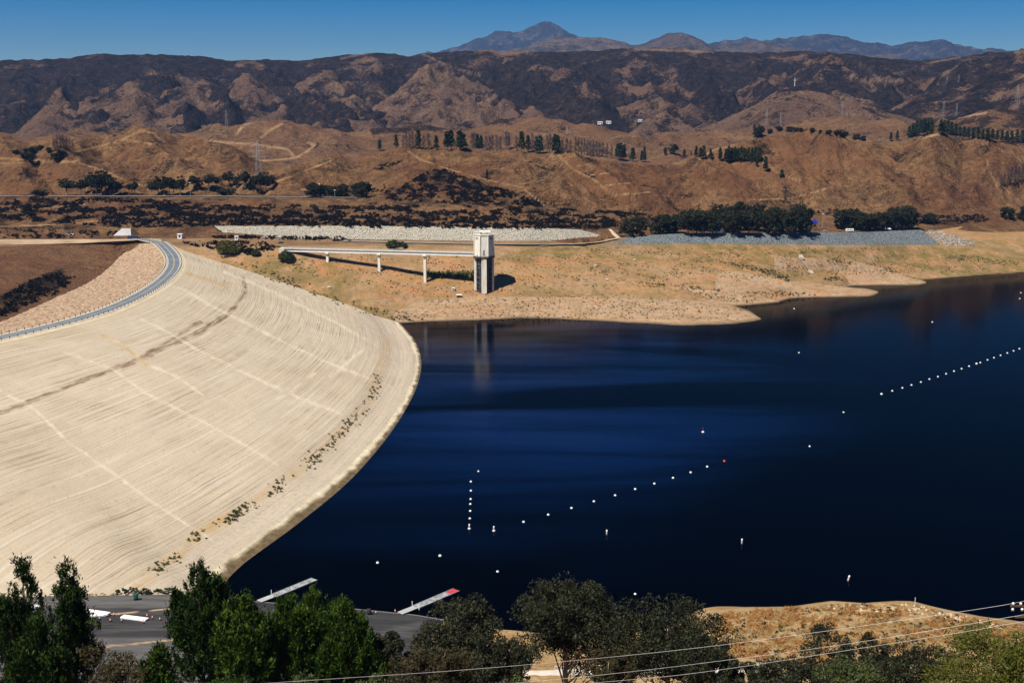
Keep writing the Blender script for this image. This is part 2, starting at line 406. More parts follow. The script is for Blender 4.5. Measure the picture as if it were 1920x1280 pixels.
for k, (pts, d_, base, am) in enumerate([
    ([(840, 205), (880, 150), (930, 118), (980, 108), (1030, 118), (1075, 145), (1110, 180), (1150, 215)], 3750, .66, 34),
    ([(600, 205), (650, 140), (690, 108), (720, 106), (750, 125), (790, 165), (840, 205)], 3700, .64, 30),
    ([(1130, 205), (1180, 140), (1225, 112), (1270, 118), (1320, 145), (1370, 185), (1420, 215)], 3750, .68, 34),
    ([(510, 215), (560, 152), (598, 130), (640, 141), (690, 166), (725, 192), (760, 225)], 3600, .44, 30),
    ([(-60, 235), (0, 190), (40, 172), (80, 176), (130, 200), (170, 235)], 3550, .66, 26),
    ([(290, 220), (380, 178), (435, 152), (476, 139), (505, 150), (560, 184), (612, 208), (660, 238)], 3450, .22, 32),
    ([(1400, 215), (1470, 145), (1530, 113), (1568, 105), (1610, 119), (1640, 141), (1668, 166), (1710, 190)], 3400, .62, 34),
    ([(1330, 210), (1400, 150), (1440, 130), (1490, 150), (1530, 195)], 3500, .58, 30),
    ([(240, 225), (300, 178), (335, 162), (352, 163), (390, 184), (440, 208), (500, 238)], 3300, .26, 28),
    ([(100, 232), (150, 182), (185, 167), (225, 160), (262, 158), (300, 178), (345, 212), (385, 240)], 3200, .20, 28),
    ([(640, 240), (700, 200), (750, 158), (785, 127), (803, 124), (835, 141), (870, 152), (925, 166), (1000, 175), (1055, 196), (1120, 217), (1185, 236)], 3250, .12, 34),
    ([(575, 240), (620, 195), (655, 176), (690, 190), (735, 215), (790, 238)], 3150, .16, 22),
    ([(1030, 232), (1110, 204), (1175, 170), (1212, 155), (1255, 158), (1320, 182), (1380, 205), (1430, 222)], 3150, .34, 30),
    ([(10, 252), (50, 222), (93, 187), (130, 203), (165, 222), (215, 246)], 3000, .16, 20),
    ([(1690, 210), (1740, 160), (1790, 125), (1850, 105), (1920, 100), (2520, 95)], 3350, .70, 30)]):
    ridge_patch(pts, d_, pts[0][0], pts[-1][0], d_ - 850, 45, "mountains", M_mount, am * .8, 800 + 7 * k, tanv(base, 900 + 5 * k, 800 + 7 * k), 300, 90)
BACKL = [(-600, 256), (0, 252), (150, 244), (250, 243), (330, 241), (430, 231), (480, 222), (520, 226), (600, 238), (660, 244), (720, 244), (800, 238), (860, 234), (960, 219), (1060, 226), (1150, 240), (1230, 252), (1330, 240), (1450, 233), (1580, 217), (1650, 222), (1700, 230), (1800, 216), (1850, 209), (1920, 202), (2520, 180)]
TR1 = [([(444, 252), (452, 240), (475, 224)], 3.5), ([(490, 258), (505, 245), (530, 232), (545, 240)], 3.0), ([(330, 262), (400, 266), (470, 270), (540, 280), (553, 297), (575, 285), (590, 272), (575, 268)], 2.6), ([(553, 297), (480, 303), (395, 304)], 2.2),
       ([(1580, 203), (1660, 212), (1700, 215)], 2.5), ([(1820, 180), (1900, 170)], 2), ([(1760, 225), (1850, 212)], 2.4)]
ridge_patch(BACKL, 2150, -600, 2520, 1780, 62, "hills", M_back, 11, 121,
            lambda G, px, py, v: np.maximum(.22 + .55 * fbm(G[..., 0] / 60, G[..., 1] / 60, 5, 17), np.maximum(smooth(12, 2, line_dist(px, py, [(700, 246), (860, 236), (960, 224)])) * .8, smooth(1640, 1760, px) * (.62 + .6 * fbm(G[..., 0] / 50, G[..., 1] / 50, 4, 2)))), dirtlines=TR1)

# -- front hills
xs = np.arange(-560, 2481, 2.2)
H = [
 [(-600, 449, 43), (0, 449, 43), (400, 447.5, 42.9), (1000, 449, 42.3), (1130, 447.5, 40.6), (1200, 441, 40.8), (1300, 440, 40.2), (1400, 438, 39.3), (1500, 437, 37.2), (1600, 436.5, 33.5), (1728, 432, 29), (1920, 434, 26), (2520, 434, 26)],
 [(-600, 430, 47), (0, 430, 47), (250, 432, 46), (400, 426, 50), (900, 428, 50), (1000, 428, 49), (1130, 433, 45), (1180, 426, 42.6), (1300, 416, 42.3), (1600, 416, 36), (1920, 416, 30), (2520, 416, 28)],
 [(-600, 372, 66), (0, 371, 66), (700, 372, 66), (850, 378, 64), (1000, 388, 60), (1150, 401, 52), (1300, 407, 48), (1500, 404, 47), (1700, 402, 42), (1920, 392, 42), (2520, 390, 42)],
 [(-600, 364, 67), (0, 364, 67), (540, 364, 67), (700, 361, 68.5), (850, 360, 70), (1000, 375, 66), (1150, 392, 57), (1300, 399, 50), (1500, 396, 47), (1700, 393, 44), (1920, 385, 45), (2520, 383, 45)],
 [(-600, 325, 88), (0, 322, 89), (200, 326, 87), (400, 325, 87), (560, 332, 84), (700, 318, 90), (850, 326, 86), (1000, 332, 84), (1150, 345, 76), (1300, 352, 73), (1500, 345, 72), (1700, 340, 72), (1920, 338, 73), (2520, 335, 74)],
 [(-600, 272, 116), (0, 262, 119), (120, 260, 119), (190, 250, 122), (250, 245, 124), (330, 248, 122), (420, 264, 116), (500, 302, 101), (560, 318, 95), (620, 301, 101), (700, 288, 105), (760, 282, 107), (860, 287, 105), (960, 287, 105), (1060, 290, 104), (1140, 300, 101), (1240, 305, 99), (1290, 296, 102), (1340, 275, 110), (1440, 251, 121), (1520, 246, 123), (1600, 262, 117), (1700, 266, 115), (1760, 256, 119), (1850, 263, 117), (1920, 272, 113), (2520, 270, 113)],
]
rows = mono([sm(row(h, xs), 6 if i > 0 else 2) for i, h in enumerate(H)], [6, 40, 8, 70, 110])
rows.insert(0, back(rows[0], -14, rows[0][:, 2] - 9)); rows.append(back(rows[-1], 60, rows[-1][:, 2] - 6)); rows.append(back(rows[-2], 220, rows[-2][:, 2] - 40))
HSP = [([(250, 246), (290, 280), (330, 330), (370, 356)], 60, 1), ([(100, 290), (160, 320), (230, 345)], 55, .8), ([(620, 301), (560, 335), (540, 355)], 60, .8), ([(770, 283), (830, 300), (930, 330), (1010, 365), (1090, 395)], 90, 1.0),
       ([(1060, 290), (1110, 330), (1160, 365), (1220, 395)], 60, .9), ([(1290, 296), (1330, 330), (1400, 370), (1450, 395)], 60, .8), ([(1440, 320), (1500, 345), (1580, 380), (1650, 400)], 60, .8), ([(1520, 248), (1560, 290), (1620, 330), (1690, 380)], 75, 1.1),
       ([(1760, 258), (1740, 300), (1760, 350), (1780, 395)], 60, 1.1), ([(1850, 264), (1870, 310), (1830, 360), (1800, 400)], 55, .9), ([(0, 263), (30, 310), (60, 350)], 50, .7), ([(440, 275), (450, 310), (470, 350)], 40, .6), ([(880, 288), (900, 320)], 40, .6), ([(970, 288), (1010, 320), (1060, 350)], 45, .7)]
def hnoise(G, px, py, v):
    t = 0 * px
    for pts, w, a in HSP:
        t = np.maximum(t, a * np.clip(1 - line_dist(px, py, pts) / w, 0, 1))
    f = np.clip((v - 2.7) / .7, 0, 1) * np.clip((5.35 - v) / .6, 0.12, 1)
    g = fbm(G[..., 0] / 90, G[..., 1] / 90, 5, 61)
    gul = ridged(G[..., 0] / 55, G[..., 1] / 120, 4, 66) - 1.1
    low = np.clip((v - 1.2) / .5, 0, 1) * np.clip((3.0 - v) / .3, 0, 1)
    return f * (25 * (t - .45) + 8 * g + 6.5 * gul) + low * 2.2 * fbm(G[..., 0] / 40, G[..., 1] / 40, 4, 68)
TR2 = [([(0, 297), (70, 301), (140, 303), (146, 300), (150, 306), (200, 322), (240, 340), (272, 349)], 1.8), ([(0, 306), (60, 305), (140, 304)], 1.6), ([(140, 285), (180, 276), (230, 262), (265, 244)], 2.0), ([(300, 262), (290, 250), (262, 243)], 3.0), ([(285, 270), (230, 262)], 1.5),
       ([(520, 340), (560, 325), (620, 302)], 2.2), ([(765, 284), (790, 300), (850, 320), (915, 338), (980, 352), (1020, 385)], 1.6), ([(1045, 290), (1075, 318), (1110, 335), (1150, 365)], 1.7),
       ([(1080, 312), (1104, 308)], 1.1), ([(1108, 328), (1143, 325)], 1.1), ([(1135, 348), (1180, 343)], 1.1), ([(1150, 367), (1218, 360)], 1.3), ([(1310, 300), (1340, 280), (1400, 262), (1460, 250)], 2.2), ([(1430, 305), (1460, 325), (1500, 340)], 1.6),
       ([(1400, 375), (1480, 372), (1530, 360), (1560, 350)], 1.8), ([(1715, 262), (1760, 252)], 3.0), ([(1850, 300), (1860, 330), (1870, 350)], 1.6), ([(0, 425), (130, 420), (200, 412), (235, 416)], 1.5), ([(0, 395), (60, 392), (160, 383)], 1.2), ([(420, 350), (520, 350), (560, 345)], 1.2), ([(560, 355), (700, 358)], 1.0)]
def hdirt(G, px, py, v):
    a = 0 * px
    for pts, w in [(p_, w_ * .62) for p_, w_ in TR2]: a = np.maximum(a, smooth(w * 1.5, w * .5, line_dist(px, py, pts) + .9 * fbm(px / 8, py / 8, 2, 4)))
    return a * .85
def hveg(G, px, py, v):
    n = fbm(G[..., 0] / 45, G[..., 1] / 45, 5, 81)
    low = smooth(3.05, 2.75, v) * smooth(0.6, 1.1, v) * smooth(1420, 1150, px) * (.34 + .55 * n)
    tri = in_poly(px, py, [(745, 350), (800, 322), (830, 318), (900, 340), (960, 360), (1020, 385), (1000, 395), (700, 372)]) * (.42 + .5 * n)
    rgt = smooth(60, 0, np.hypot((px - 1790) * .5, (py - 412) * 2)) * (.5 + .6 * n)
    gully_scrub_shade = smooth(1.05, .6, ridged(G[..., 0] / 55, G[..., 1] / 120, 4, 66)) * .30 * smooth(2.8, 3.4, v)  # gully scrub, also darkening the hollows so relief shade sits in the colour
    return np.maximum(np.maximum(low, tri), np.maximum(rgt, .12 + .42 * n + gully_scrub_shade))
def hrust(G, px, py, v):
    n = fbm(G[..., 0] / 70, G[..., 1] / 70, 4, 83)
    a = smooth(60, 10, np.hypot((px - 60) * .5, py - 345)) + smooth(90, 20, np.hypot((px - 1480) * .35, py - 310)) + smooth(60, 10, line_dist(px, py, [(1090, 322), (1160, 350), (1250, 385)]))
    return np.clip(a, 0, 1) * .8 + .35 * n
sh1 = lambda fn: (lambda G, px, py, v: fn(G, px, py, v - 1))
hills, _ = loft("hills", rows, 0, [4, 10, 34, 10, 34, 60, 8, 8], M_hill, sh1(hnoise), dict(veg=sh1(hveg), dirt=sh1(hdirt), rust=sh1(hrust)))

# -- exposed lake bed on the far shore
def shore_material():
    t = NT("exposed lake bed"); p = t.pos()
    c = t.mix(t.noise(p, 0.02, .38, .62, 6, .65), (.36, .21, .10), (.35, .23, .13))
    c = t.mix(t.math('MULTIPLY', t.noise(t.scale(p, (1, 2.5, 1)), 0.035, .5, .64, 6, .65), .85), c, (.33, .18, .055))
    c = t.mix(t.math('MULTIPLY', t.noise(t.scale(p, (.5, 3, 1), (3, 3, 0)), 0.03, .54, .68, 6, .65), .8), c, (.50, .20, .07))
    c = t.mix(t.math('MULTIPLY', t.attr("red"), t.noise(p, .05, .2, .6, 5)), c, (.43, .185, .08))
    c = t.mix(t.math('MULTIPLY', t.attr("pale"), t.noise(p, .06, .2, .55, 5)), c, (.415, .285, .185))
    c = t.mix(t.math('MULTIPLY', t.attr("grass"), t.noise(p, .06, .36, .58, 7, .7)), c, (.155, .115, .032))
    c = t.mix(t.math('MULTIPLY', t.noise(p, 0.3, .50, .66, 6, .8), .75), c, (.11, .075, .04))
    c = t.mix(t.math('MULTIPLY', t.noise(t.scale(p, (.4, 1.5, 1)), 0.06, .50, .62, 6, .8), .5), c, (.20, .13, .07))
    c = t.mix(t.attr('brown'), c, t.mix(t.noise(p, .05, .4, .6, 5), (.22, .135, .07), (.13, .075, .04)))
    # faint terraces left by the falling water
    z = t.n("ShaderNodeSeparateXYZ"); t.put(z.inputs[0], p)
    wv = t.math('SINE', t.math('ADD', t.math('MULTIPLY', z.outputs[2], 5.5), t.math('MULTIPLY', t.noise(p, .02, 0, 1, 4), 6)))
    c = t.mix(t.math('MULTIPLY', t.rng(wv, .2, .9), .38), c, (.24, .16, .09))
    c = t.mix(t.rng(z.outputs[2], 0.9, 0.15), c, (.12, .085, .045))
    t.bump(t.noise(p, .12, .2, .8, 8, .7), .8, 1.5)
    return t.out(c, .95, .05)
M_shore = shore_material()
S = [
 [(300, 614, -5), (745, 616, -5), (900, 612, -5), (1290, 602, -5), (1385, 586, -5), (1463, 578, -5), (1560, 560, -5), (1735, 536, -5), (1920, 523, -5), (2520, 490, -5)],
 [(300, 604, 0), (745, 606, 0), (900, 600, 0), (1040, 597, 0), (1140, 596, 0), (1290, 588, 0), (1385, 572, 0), (1463, 566, 0), (1470, 562, 0), (1560, 546, 0), (1600, 535, 0), (1735, 524, 0), (1800, 519, 0), (1920, 511, 0), (2520, 480, 0)],
 [(300, 478, 39), (420, 508, 27), (560, 547, 14), (700, 577, 5.5), (800, 562, 8), (905, 548, 12.2), (1200, 541, 12), (1400, 533, 10), (1560, 521, 8), (1735, 513, 4), (1920, 502, 3), (2520, 470, 3)],
 [(300, 466, 42), (420, 482, 37.5), (560, 497, 31), (700, 502, 28.5), (800, 501, 27.5), (905, 500, 27.5), (1100, 498, 26), (1300, 496, 24), (1500, 491, 20), (1700, 486, 12), (1920, 488, 8), (2520, 458, 8)],
 [(300, 456, 43), (420, 463, 42.2), (535, 467, 42), (700, 463, 40.8), (905, 461, 40), (1060, 459, 37.5), (1100, 460, 36), (1300, 459, 35), (1400, 459, 33.6), (1500, 459.5, 31.4), (1600, 460, 27.4), (1700, 460, 23), (1790, 463, 19), (1920, 472, 13), (2520, 448, 13)],
 [(300, 447, 43.1), (700, 450, 43.1), (1000, 453, 41.5), (1130, 454, 39.5), (1230, 453, 37.5), (1500, 453, 33.5), (1600, 452.5, 29.6), (1700, 452, 25), (1800, 446, 24), (1920, 440, 25), (2520, 440, 25)],
 [(300, 440, 43.1), (1000, 447, 43), (1150, 447, 41), (1500, 443, 36.6), (1700, 440, 27.5), (1800, 425, 30), (1920, 416, 28), (2520, 416, 28)],
]
xsh = np.arange(300, 2521, 3.0)
rows = mono([sm(row(s, xsh), 3) for s in S], [2, 15, 15, 12, 6, 6])
def snoise(G, px, py, v):
    f = np.clip((v - 1.0) / .5, 0, 1) * np.clip((3.15 - v) / 1.1, 0, 1)
    return f * (3.2 * fbm(G[..., 0] / 60, G[..., 1] / 40, 5, 91) + .8 * fbm(G[..., 0] / 10, G[..., 1] / 10, 3, 92) + 1.3 * (ridged(G[..., 0] / 35, G[..., 1] / 70, 3, 95) - 1.1)) + np.clip(v / 1.0, 0, 1) * np.clip(2 - v, 0, 1) * .5 * fbm(G[..., 0] / 25, G[..., 1] / 25, 4, 93)
A_shore = dict(
    grass=lambda G, px, py, v: np.clip(smooth(30, 5, np.abs(py - 470 - (px - 1200) * .012)) * smooth(930, 1020, px) * 1.3 * (.6 + .9 * fbm(px / 60, py / 10, 3, 3)) + smooth(90, 20, np.hypot((px - 560) * .6, py - 530)) * .8
        + smooth(25, 4, line_dist(px, py, [(430, 490), (530, 515), (640, 560), (720, 590)])) * .8 + smooth(22, 4, line_dist(px, py, [(1410, 490), (1480, 515), (1690, 470), (1790, 510), (1920, 500)])) * .8 + .42 + .7 * fbm(G[..., 0] / 40, G[..., 1] / 30, 4, 6), 0, 1),
    red=lambda G, px, py, v: np.clip(smooth(12, 2, line_dist(px, py, [(770, 546), (830, 549), (890, 545), (910, 541)])) + smooth(16, 4, line_dist(px, py, [(600, 505), (640, 520)])) + smooth(10, 2, line_dist(px, py, [(1450, 555), (1560, 553), (1640, 550)])) + .8 * smooth(9, 1, line_dist(px, py, [(1640, 503), (1800, 500)])) + .45 * smooth(12, 2, np.abs(py - 492 - 6 * fbm(px / 80, 0 * px, 3, 2))) + .12 + .85 * fbm(px / 60, py / 12, 4, 16), 0, 1),
    brown=lambda G, px, py, v: np.clip(smooth(464, 457, py + 3 * fbm(px / 40, py / 6, 3, 44)) * smooth(1260, 1120, px) * .9, 0, 1),
    pale=lambda G, px, py, v: np.clip(smooth(548, 572, py) * smooth(720, 800, px) + .5 * fbm(px / 90, py / 15, 4, 26), 0, 1))
loft("lake_bed", rows, 0, [6, 44, 40, 26, 6, 4], M_shore, snoise, A_shore)
A_spit = dict(A_shore); A_spit['pale'] = lambda G, px, py, v: np.clip(.85 + .6 * fbm(px / 40, py / 10, 4, 27), 0, 1)
A_spit['grass'] = lambda G, px, py, v: np.clip(.15 + .5 * fbm(px / 40, py / 10, 4, 28) + smooth(2.75, 3.1, v), 0, 1)
def spit(front, crest, x0, x1, bd=35, seed=0, hi=0.5):
    xs = np.arange(x0, x1 + .1, 2.0)
    f = sm(row([(x, y, 0) for x, y in front], xs), 2); c = sm(row(crest, xs), 2)
    u = f.copy(); h = np.hypot(u[:, 0], u[:, 1]); u[:, :2] *= ((h - 25) / h)[:, None]; u[:, 2] = -4
    bk = back(c, bd, np.minimum(c[:, 2] - 4, -1.5))
    mid = f * .45 + c * .55; mid[:, 2] += hi
    def nz(G, px, py, v):
        return np.clip(v - .6, 0, 1) * np.clip((x1 - px) / 60, .1, 1) * (1.3 * fbm(G[..., 0] / 35, G[..., 1] / 25, 5, seed) + .4 * fbm(G[..., 0] / 8, G[..., 1] / 8, 3, seed + 1)) * np.clip(3.4 - v, 0, 1)
    loft("lake_bed", [u, f, mid, c, bk], 0, [4, 20, 16, 8], M_shore, nz, A_spit)
spit([(740, 606), (790, 603), (900, 600), (980, 595.5), (1040, 597), (1140, 602), (1280, 610.5), (1380, 607), (1415, 602), (1428, 598.5)], [(740, 586, 4), (780, 562, 8.5), (900, 552, 11.5), (1000, 554, 10.5), (1190, 557, 10), (1300, 560, 8.5), (1370, 570, 5.5), (1405, 585, 2.6), (1428, 598, .05)], 740, 1428, seed=201)
spit([(1190, 585), (1300, 580), (1370, 574), (1410, 571), (1463, 566.3)], [(1190, 530, 14), (1280, 537, 11.5), (1380, 547, 7), (1440, 560, 2), (1463, 566, .05)], 1190, 1463, seed=211)
spit([(1340, 572), (1440, 561), (1500, 558), (1630, 556), (1643, 552), (1649, 547.4)], [(1340, 505, 21), (1400, 508, 19), (1480, 525, 12), (1540, 532, 7.5), (1600, 539, 4), (1635, 544, 1.5), (1649, 547, .05)], 1340, 1649, seed=221)
spit([(1450, 548), (1545, 536), (1600, 535), (1700, 535), (1725, 534), (1739, 530.4)], [(1450, 478, 28), (1530, 482, 24), (1600, 487, 19), (1660, 502, 10), (1705, 519, 4), (1739, 530, .05)], 1450, 1739, bd=60, seed=231)

# -- riprap banks
def rock_material(name, a, b, dark, s=.9, stripe=None):
    t = NT(name); p = t.pos()
    cell = t.n("ShaderNodeTexVoronoi"); t.put(cell.inputs["Vector"], p); cell.inputs["Scale"].default_value = s
    sep = t.n("ShaderNodeSeparateColor"); t.put(sep.inputs[0], cell.outputs["Color"])
    c = t.mix(sep.outputs[0], a, b)
    c = t.mix(t.rng(cell.outputs["Distance"], .45, .8), c, dark)
    c = t.mix(t.math('MULTIPLY', t.noise(p, .06, .45, .7, 5), .5), c, tuple(q * .6 for q in a))
    t.bump(t.rng(cell.outputs["Distance"], 0, .8, 1, 0), 1.0, 1.2)
    return t.out(c, .9, .1)
M_white = rock_material("pale riprap", (.62, .57, .46), (.50, .455, .365), (.24, .21, .16), 1.0)
M_grey = rock_material("blue grey riprap", (.15, .175, .185), (.23, .25, .25), (.07, .082, .09), .8)
xs1 = np.linspace(0, 1, 360)
def trow(pts):
    p = np.array(pts, float); x = p[0, 0] + xs1 * (p[-1, 0] - p[0, 0])
    return at_z(x, np.interp(x, p[:, 0], p[:, 1]) + .5 * fbm(x / 14, 0 * x, 3, 8), np.interp(x, p[:, 0], p[:, 2]))
rk = lambda a, s: (lambda G, px, py, v: a * fbm(G[..., 0] / s, G[..., 1] / s, 4, 5))
_bv = BVHTree.FromPolygons(np.concatenate(TERR_V[-5:]).tolist(), (np.concatenate(TERR_F[-5:]) - sum(len(v) for v in TERR_V[:-5])).tolist())
def foot(pts):
    p = np.array(pts, float); x = p[0, 0] + xs1 * (p[-1, 0] - p[0, 0]); y = np.interp(x, p[:, 0], p[:, 1]); out = []
    for X, Y in zip(x, y):
        h = _bv.ray_cast(Vector((0, 0, CAMH)), Vector(ray(X, Y)).normalized(), 9000)[0]
        out.append(tuple(h) if h else (out[-1] if out else tuple(at_z(X, Y, 40))))
    q = sm(np.array(out), 8); q[:, 2] += .2; return q
def top_of(r0, pts, run):
    p = np.array(pts, float); x = p[0, 0] + xs1 * (p[-1, 0] - p[0, 0])
    return at_d(x, np.interp(x, p[:, 0], p[:, 1]) + .5 * fbm(x / 14, 0 * x, 3, 8), np.hypot(r0[:, 0], r0[:, 1]) + run)
a0 = foot([(425, 444), (600, 447.5), (905, 451.5), (1100, 451), (1140, 448.5)])
a1 = top_of(a0, [(402, 424.5), (700, 424.5), (1000, 428), (1090, 432), (1125, 441), (1139, 447.5)], 9)
def riprap(name, rws, mat, label, nz):
    sk = back(rws[0], -3.0, rws[0][:, 2] - 7)
    o, _ = loft(name, [sk] + rws, 0, [6, 24] + [4] * (len(rws) - 2), mat, nz, smooth_it=1)
    del o['kind']
    return tag(o, label, "riprap bank")
riprap("riprap_bank", [a0, a1, back(a1, 14, a1[:, 2] - 1)], M_white, "long pale boulder riprap bank behind the footbridge and intake tower", rk(.5, 3))
g0 = foot([(1050, 458.5), (1130, 458.5), (1230, 458), (1300, 457), (1400, 458), (1500, 459), (1600, 459.5), (1700, 459.5), (1768, 459.5)])
g1 = top_of(g0, [(1050, 456), (1130, 449), (1200, 442), (1300, 437), (1600, 436), (1728, 431)], 12)
riprap("riprap_bank", [g0, g1, back(g1, 6, g1[:, 2] - .5)], M_grey, "blue grey stone riprap bank below the row of dark picnic trees", rk(.25, 4))
# ------------------------------------------------------------------ dam
DC = [(318, 456), (340, 479), (342, 500), (326, 522), (290, 548), (230, 577), (150, 603), (60, 625), (-20, 643), (-120, 665), (-250, 695), (-450, 740), (-800, 820)]
DT = [(750, 605, 0), (776, 636, 0), (789, 670, 0), (787, 706, 0), (771, 748, 0), (733, 810, 0), (660, 896, 0), (560, 980, 0), (455, 1058, 0), (395, 1096, 1), (300, 1112, 5), (60, 1120, 8.5), (-200, 1128, 9)]
ZC = 43.0
NP = 700
crest_e = at_len(spline(at_z([p[0] for p in DC], [p[1] for p in DC], ZC), 400), NP)      # lakeside kerb line, far end first
cw = spline(at_z([p[0] for p in DC], [p[1] for p in DC], ZC), NP)
tw = spline(at_z([p[0] for p in DT], [p[1] for p in DT], [p[2] for p in DT]), NP)
under = cw + (tw - cw) * 1.12; under[:, 2] = np.minimum(under[:, 2], tw[:, 2] - 5)
def dam_material():
    t = NT("dam face clay and rock"); uv = t.uv(); p = t.pos()
    cx = t.n('ShaderNodeCombineXYZ'); sp = t.n('ShaderNodeSeparateXYZ'); t.put(sp.inputs[0], uv); t.put(cx.inputs[0], sp.outputs[0]); t.put(cx.inputs[1], t.attr('level')); uv = cx.outputs[0]
    st = t.noise(t.scale(uv, (.004, 62, 1)), 1.0, .40, .62, 4, .65)
    st2 = t.noise(t.scale(uv, (.011, 230, 1), (5, 2, 0)), 1.0, .51, .66, 2, .6)
    st3 = t.noise(t.scale(uv, (.008, 150, 1), (15, 7, 0)), 1.0, .53, .68, 2, .6)
    big = t.noise(p, .016, .36, .64, 4)
    c = t.mix(big, (.485, .41, .305), (.43, .355, .255))
    c = t.mix(t.math('MULTIPLY', st, .24), c, (.43, .33, .215))
    c = t.mix(t.math('MULTIPLY', st3, .4), c, (.62, .56, .46))
    st4 = t.noise(t.scale(uv, (.022, 300, 1), (3, 9, 0)), 1.0, .52, .64, 3, .7)
    c = t.mix(t.math('MULTIPLY', st4, .45), c, (.33, .255, .17))
    patch = t.noise(p, .03, .44, .62, 4)
    c = t.mix(t.math('MULTIPLY', t.math('MULTIPLY', st2, patch), .75), c, (.20, .135, .08))
    c = t.mix(t.math('MULTIPLY', t.attr("streak"), t.noise(t.scale(uv, (.05, 110, 1)), 1.0, .36, .58, 7, .75)), c, (.15, .085, .045))
    c = t.mix(t.math('MULTIPLY', t.attr("line"), t.noise(p, .12, .32, .62, 5)), c, (.66, .57, .44))
    c = t.mix(t.math('MULTIPLY', t.attr("tan"), t.noise(p, .10, .3, .62, 6)), c, (.42, .28, .12))
    c = t.mix(t.math('MULTIPLY', t.attr("grit"), t.noise(p, .5, .45, .7, 5)), c, (.33, .27, .205))
    c = t.mix(t.math('MULTIPLY', t.attr('grit'), .45), c, (.43, .36, .275))
    c = t.mix(t.attr("edge"), c, t.mix(t.noise(p, .25, .35, .65, 4), (.64, .56, .40), (.50, .42, .28)))
    c = t.mix(t.attr("wet"), c, t.mix(t.noise(p, .3, .4, .6, 4), (.16, .115, .06), (.09, .065, .035)))
    c = t.mix(t.math('MULTIPLY', t.noise(p, .6, .60, .70, 4, .7), .5), c, (.16, .115, .075))
    t.bump(t.math('ADD', t.math('MULTIPLY', st2, .4), t.math('MULTIPLY', t.noise(p, .9, .2, .8, 5, .7), .5)), .6, .4)
    return t.out(c, .95, .04)
M_dam = dam_material()
D_ST = [[(-20, 782), (60, 752), (150, 716), (215, 690), (250, 676), (300, 650), (345, 622), (375, 603)], [(360, 632), (400, 606), (440, 577), (462, 545), (456, 520)], [(230, 690), (300, 655), (360, 628), (430, 590)]]
D_LN = [[(190, 627), (240, 655), (275, 683), (330, 705), (380, 740)], [(-10, 728), (60, 762), (130, 830), (215, 888), (280, 937), (365, 992), (395, 1010)], [(310, 532), (350, 545), (395, 573), (470, 610), (560, 655), (640, 690), (735, 725)],
        [(420, 510), (480, 533), (560, 570), (640, 610), (710, 650)], [(265, 598), (320, 625), (370, 655), (460, 700), (560, 745), (640, 775)], [(120, 660), (210, 690), (270, 735), (400, 800), (520, 870)], [(680, 655), (640, 690), (620, 705)], [(590, 700), (520, 750)]]
def d_streak(G, px, py, v):
    a = 0 * px
    for L in D_ST: a = np.maximum(a, smooth(5.5, .5, line_dist(px, py, L) + 5 * fbm(px / 30, py / 12, 4, 1)))
    return a
def d_line(G, px, py, v):
    a = 0 * px
    for L in D_LN: a = np.maximum(a, smooth(4.2, .8, line_dist(px, py, L) + 3.0 * fbm(px / 12, py / 12, 3, 2)))
    return a * .55
toe2 = [(750, 606), (776, 636), (789, 670), (787, 706), (771, 748), (733, 810), (660, 896), (560, 980), (455, 1058), (395, 1096)]
L_W = [(728, 640), (716, 690), (688, 762), (620, 832), (560, 885), (475, 945), (372, 1003), (335, 1040), (255, 1092)]
_vt = at_z(np.array([p[0] for p in DT[:9]] + [395, 300, 150.]), np.array([p[1] for p in DT[:9]] + [1100, 1172, 1290.]), 0.0)
_vt = spline(np.concatenate([_vt, [_vt[-1] + (_vt[-1] - _vt[-2]) * 6]]), 70)
_vc = np.concatenate([cw[::14], [cw[-1] + (cw[-1] - cw[-30]) * 20]])
def bedding(G, px, py, v):
    """Fill lifts run level along the dam: position between the crest line and the (buried) toe line, in plan."""
    dc = line_dist(G[..., 0], G[..., 1], [tuple(q[:2]) for q in _vc]); dt = line_dist(G[..., 0], G[..., 1], [tuple(q[:2]) for q in _vt])
    return np.where(v > 1.0, 1 + (v - 1) * .1, dc / (dc + dt + 1e-6))
def td(px, py): return line_dist(px, py, toe2)
def ew(py): return 8 + 14 * smooth(640, 1000, py)
dam = thing("dam", "broad pale earth fill dam curving along the left side of the lake", "dam", tuple(at_z(300, 700, 30)))
bpy.context.view_layer.update()
def dam_part(o, name):
    o.name = name
    if 'kind' in o: del o['kind']
    o.parent = dam; o.location = -dam.location
    return o
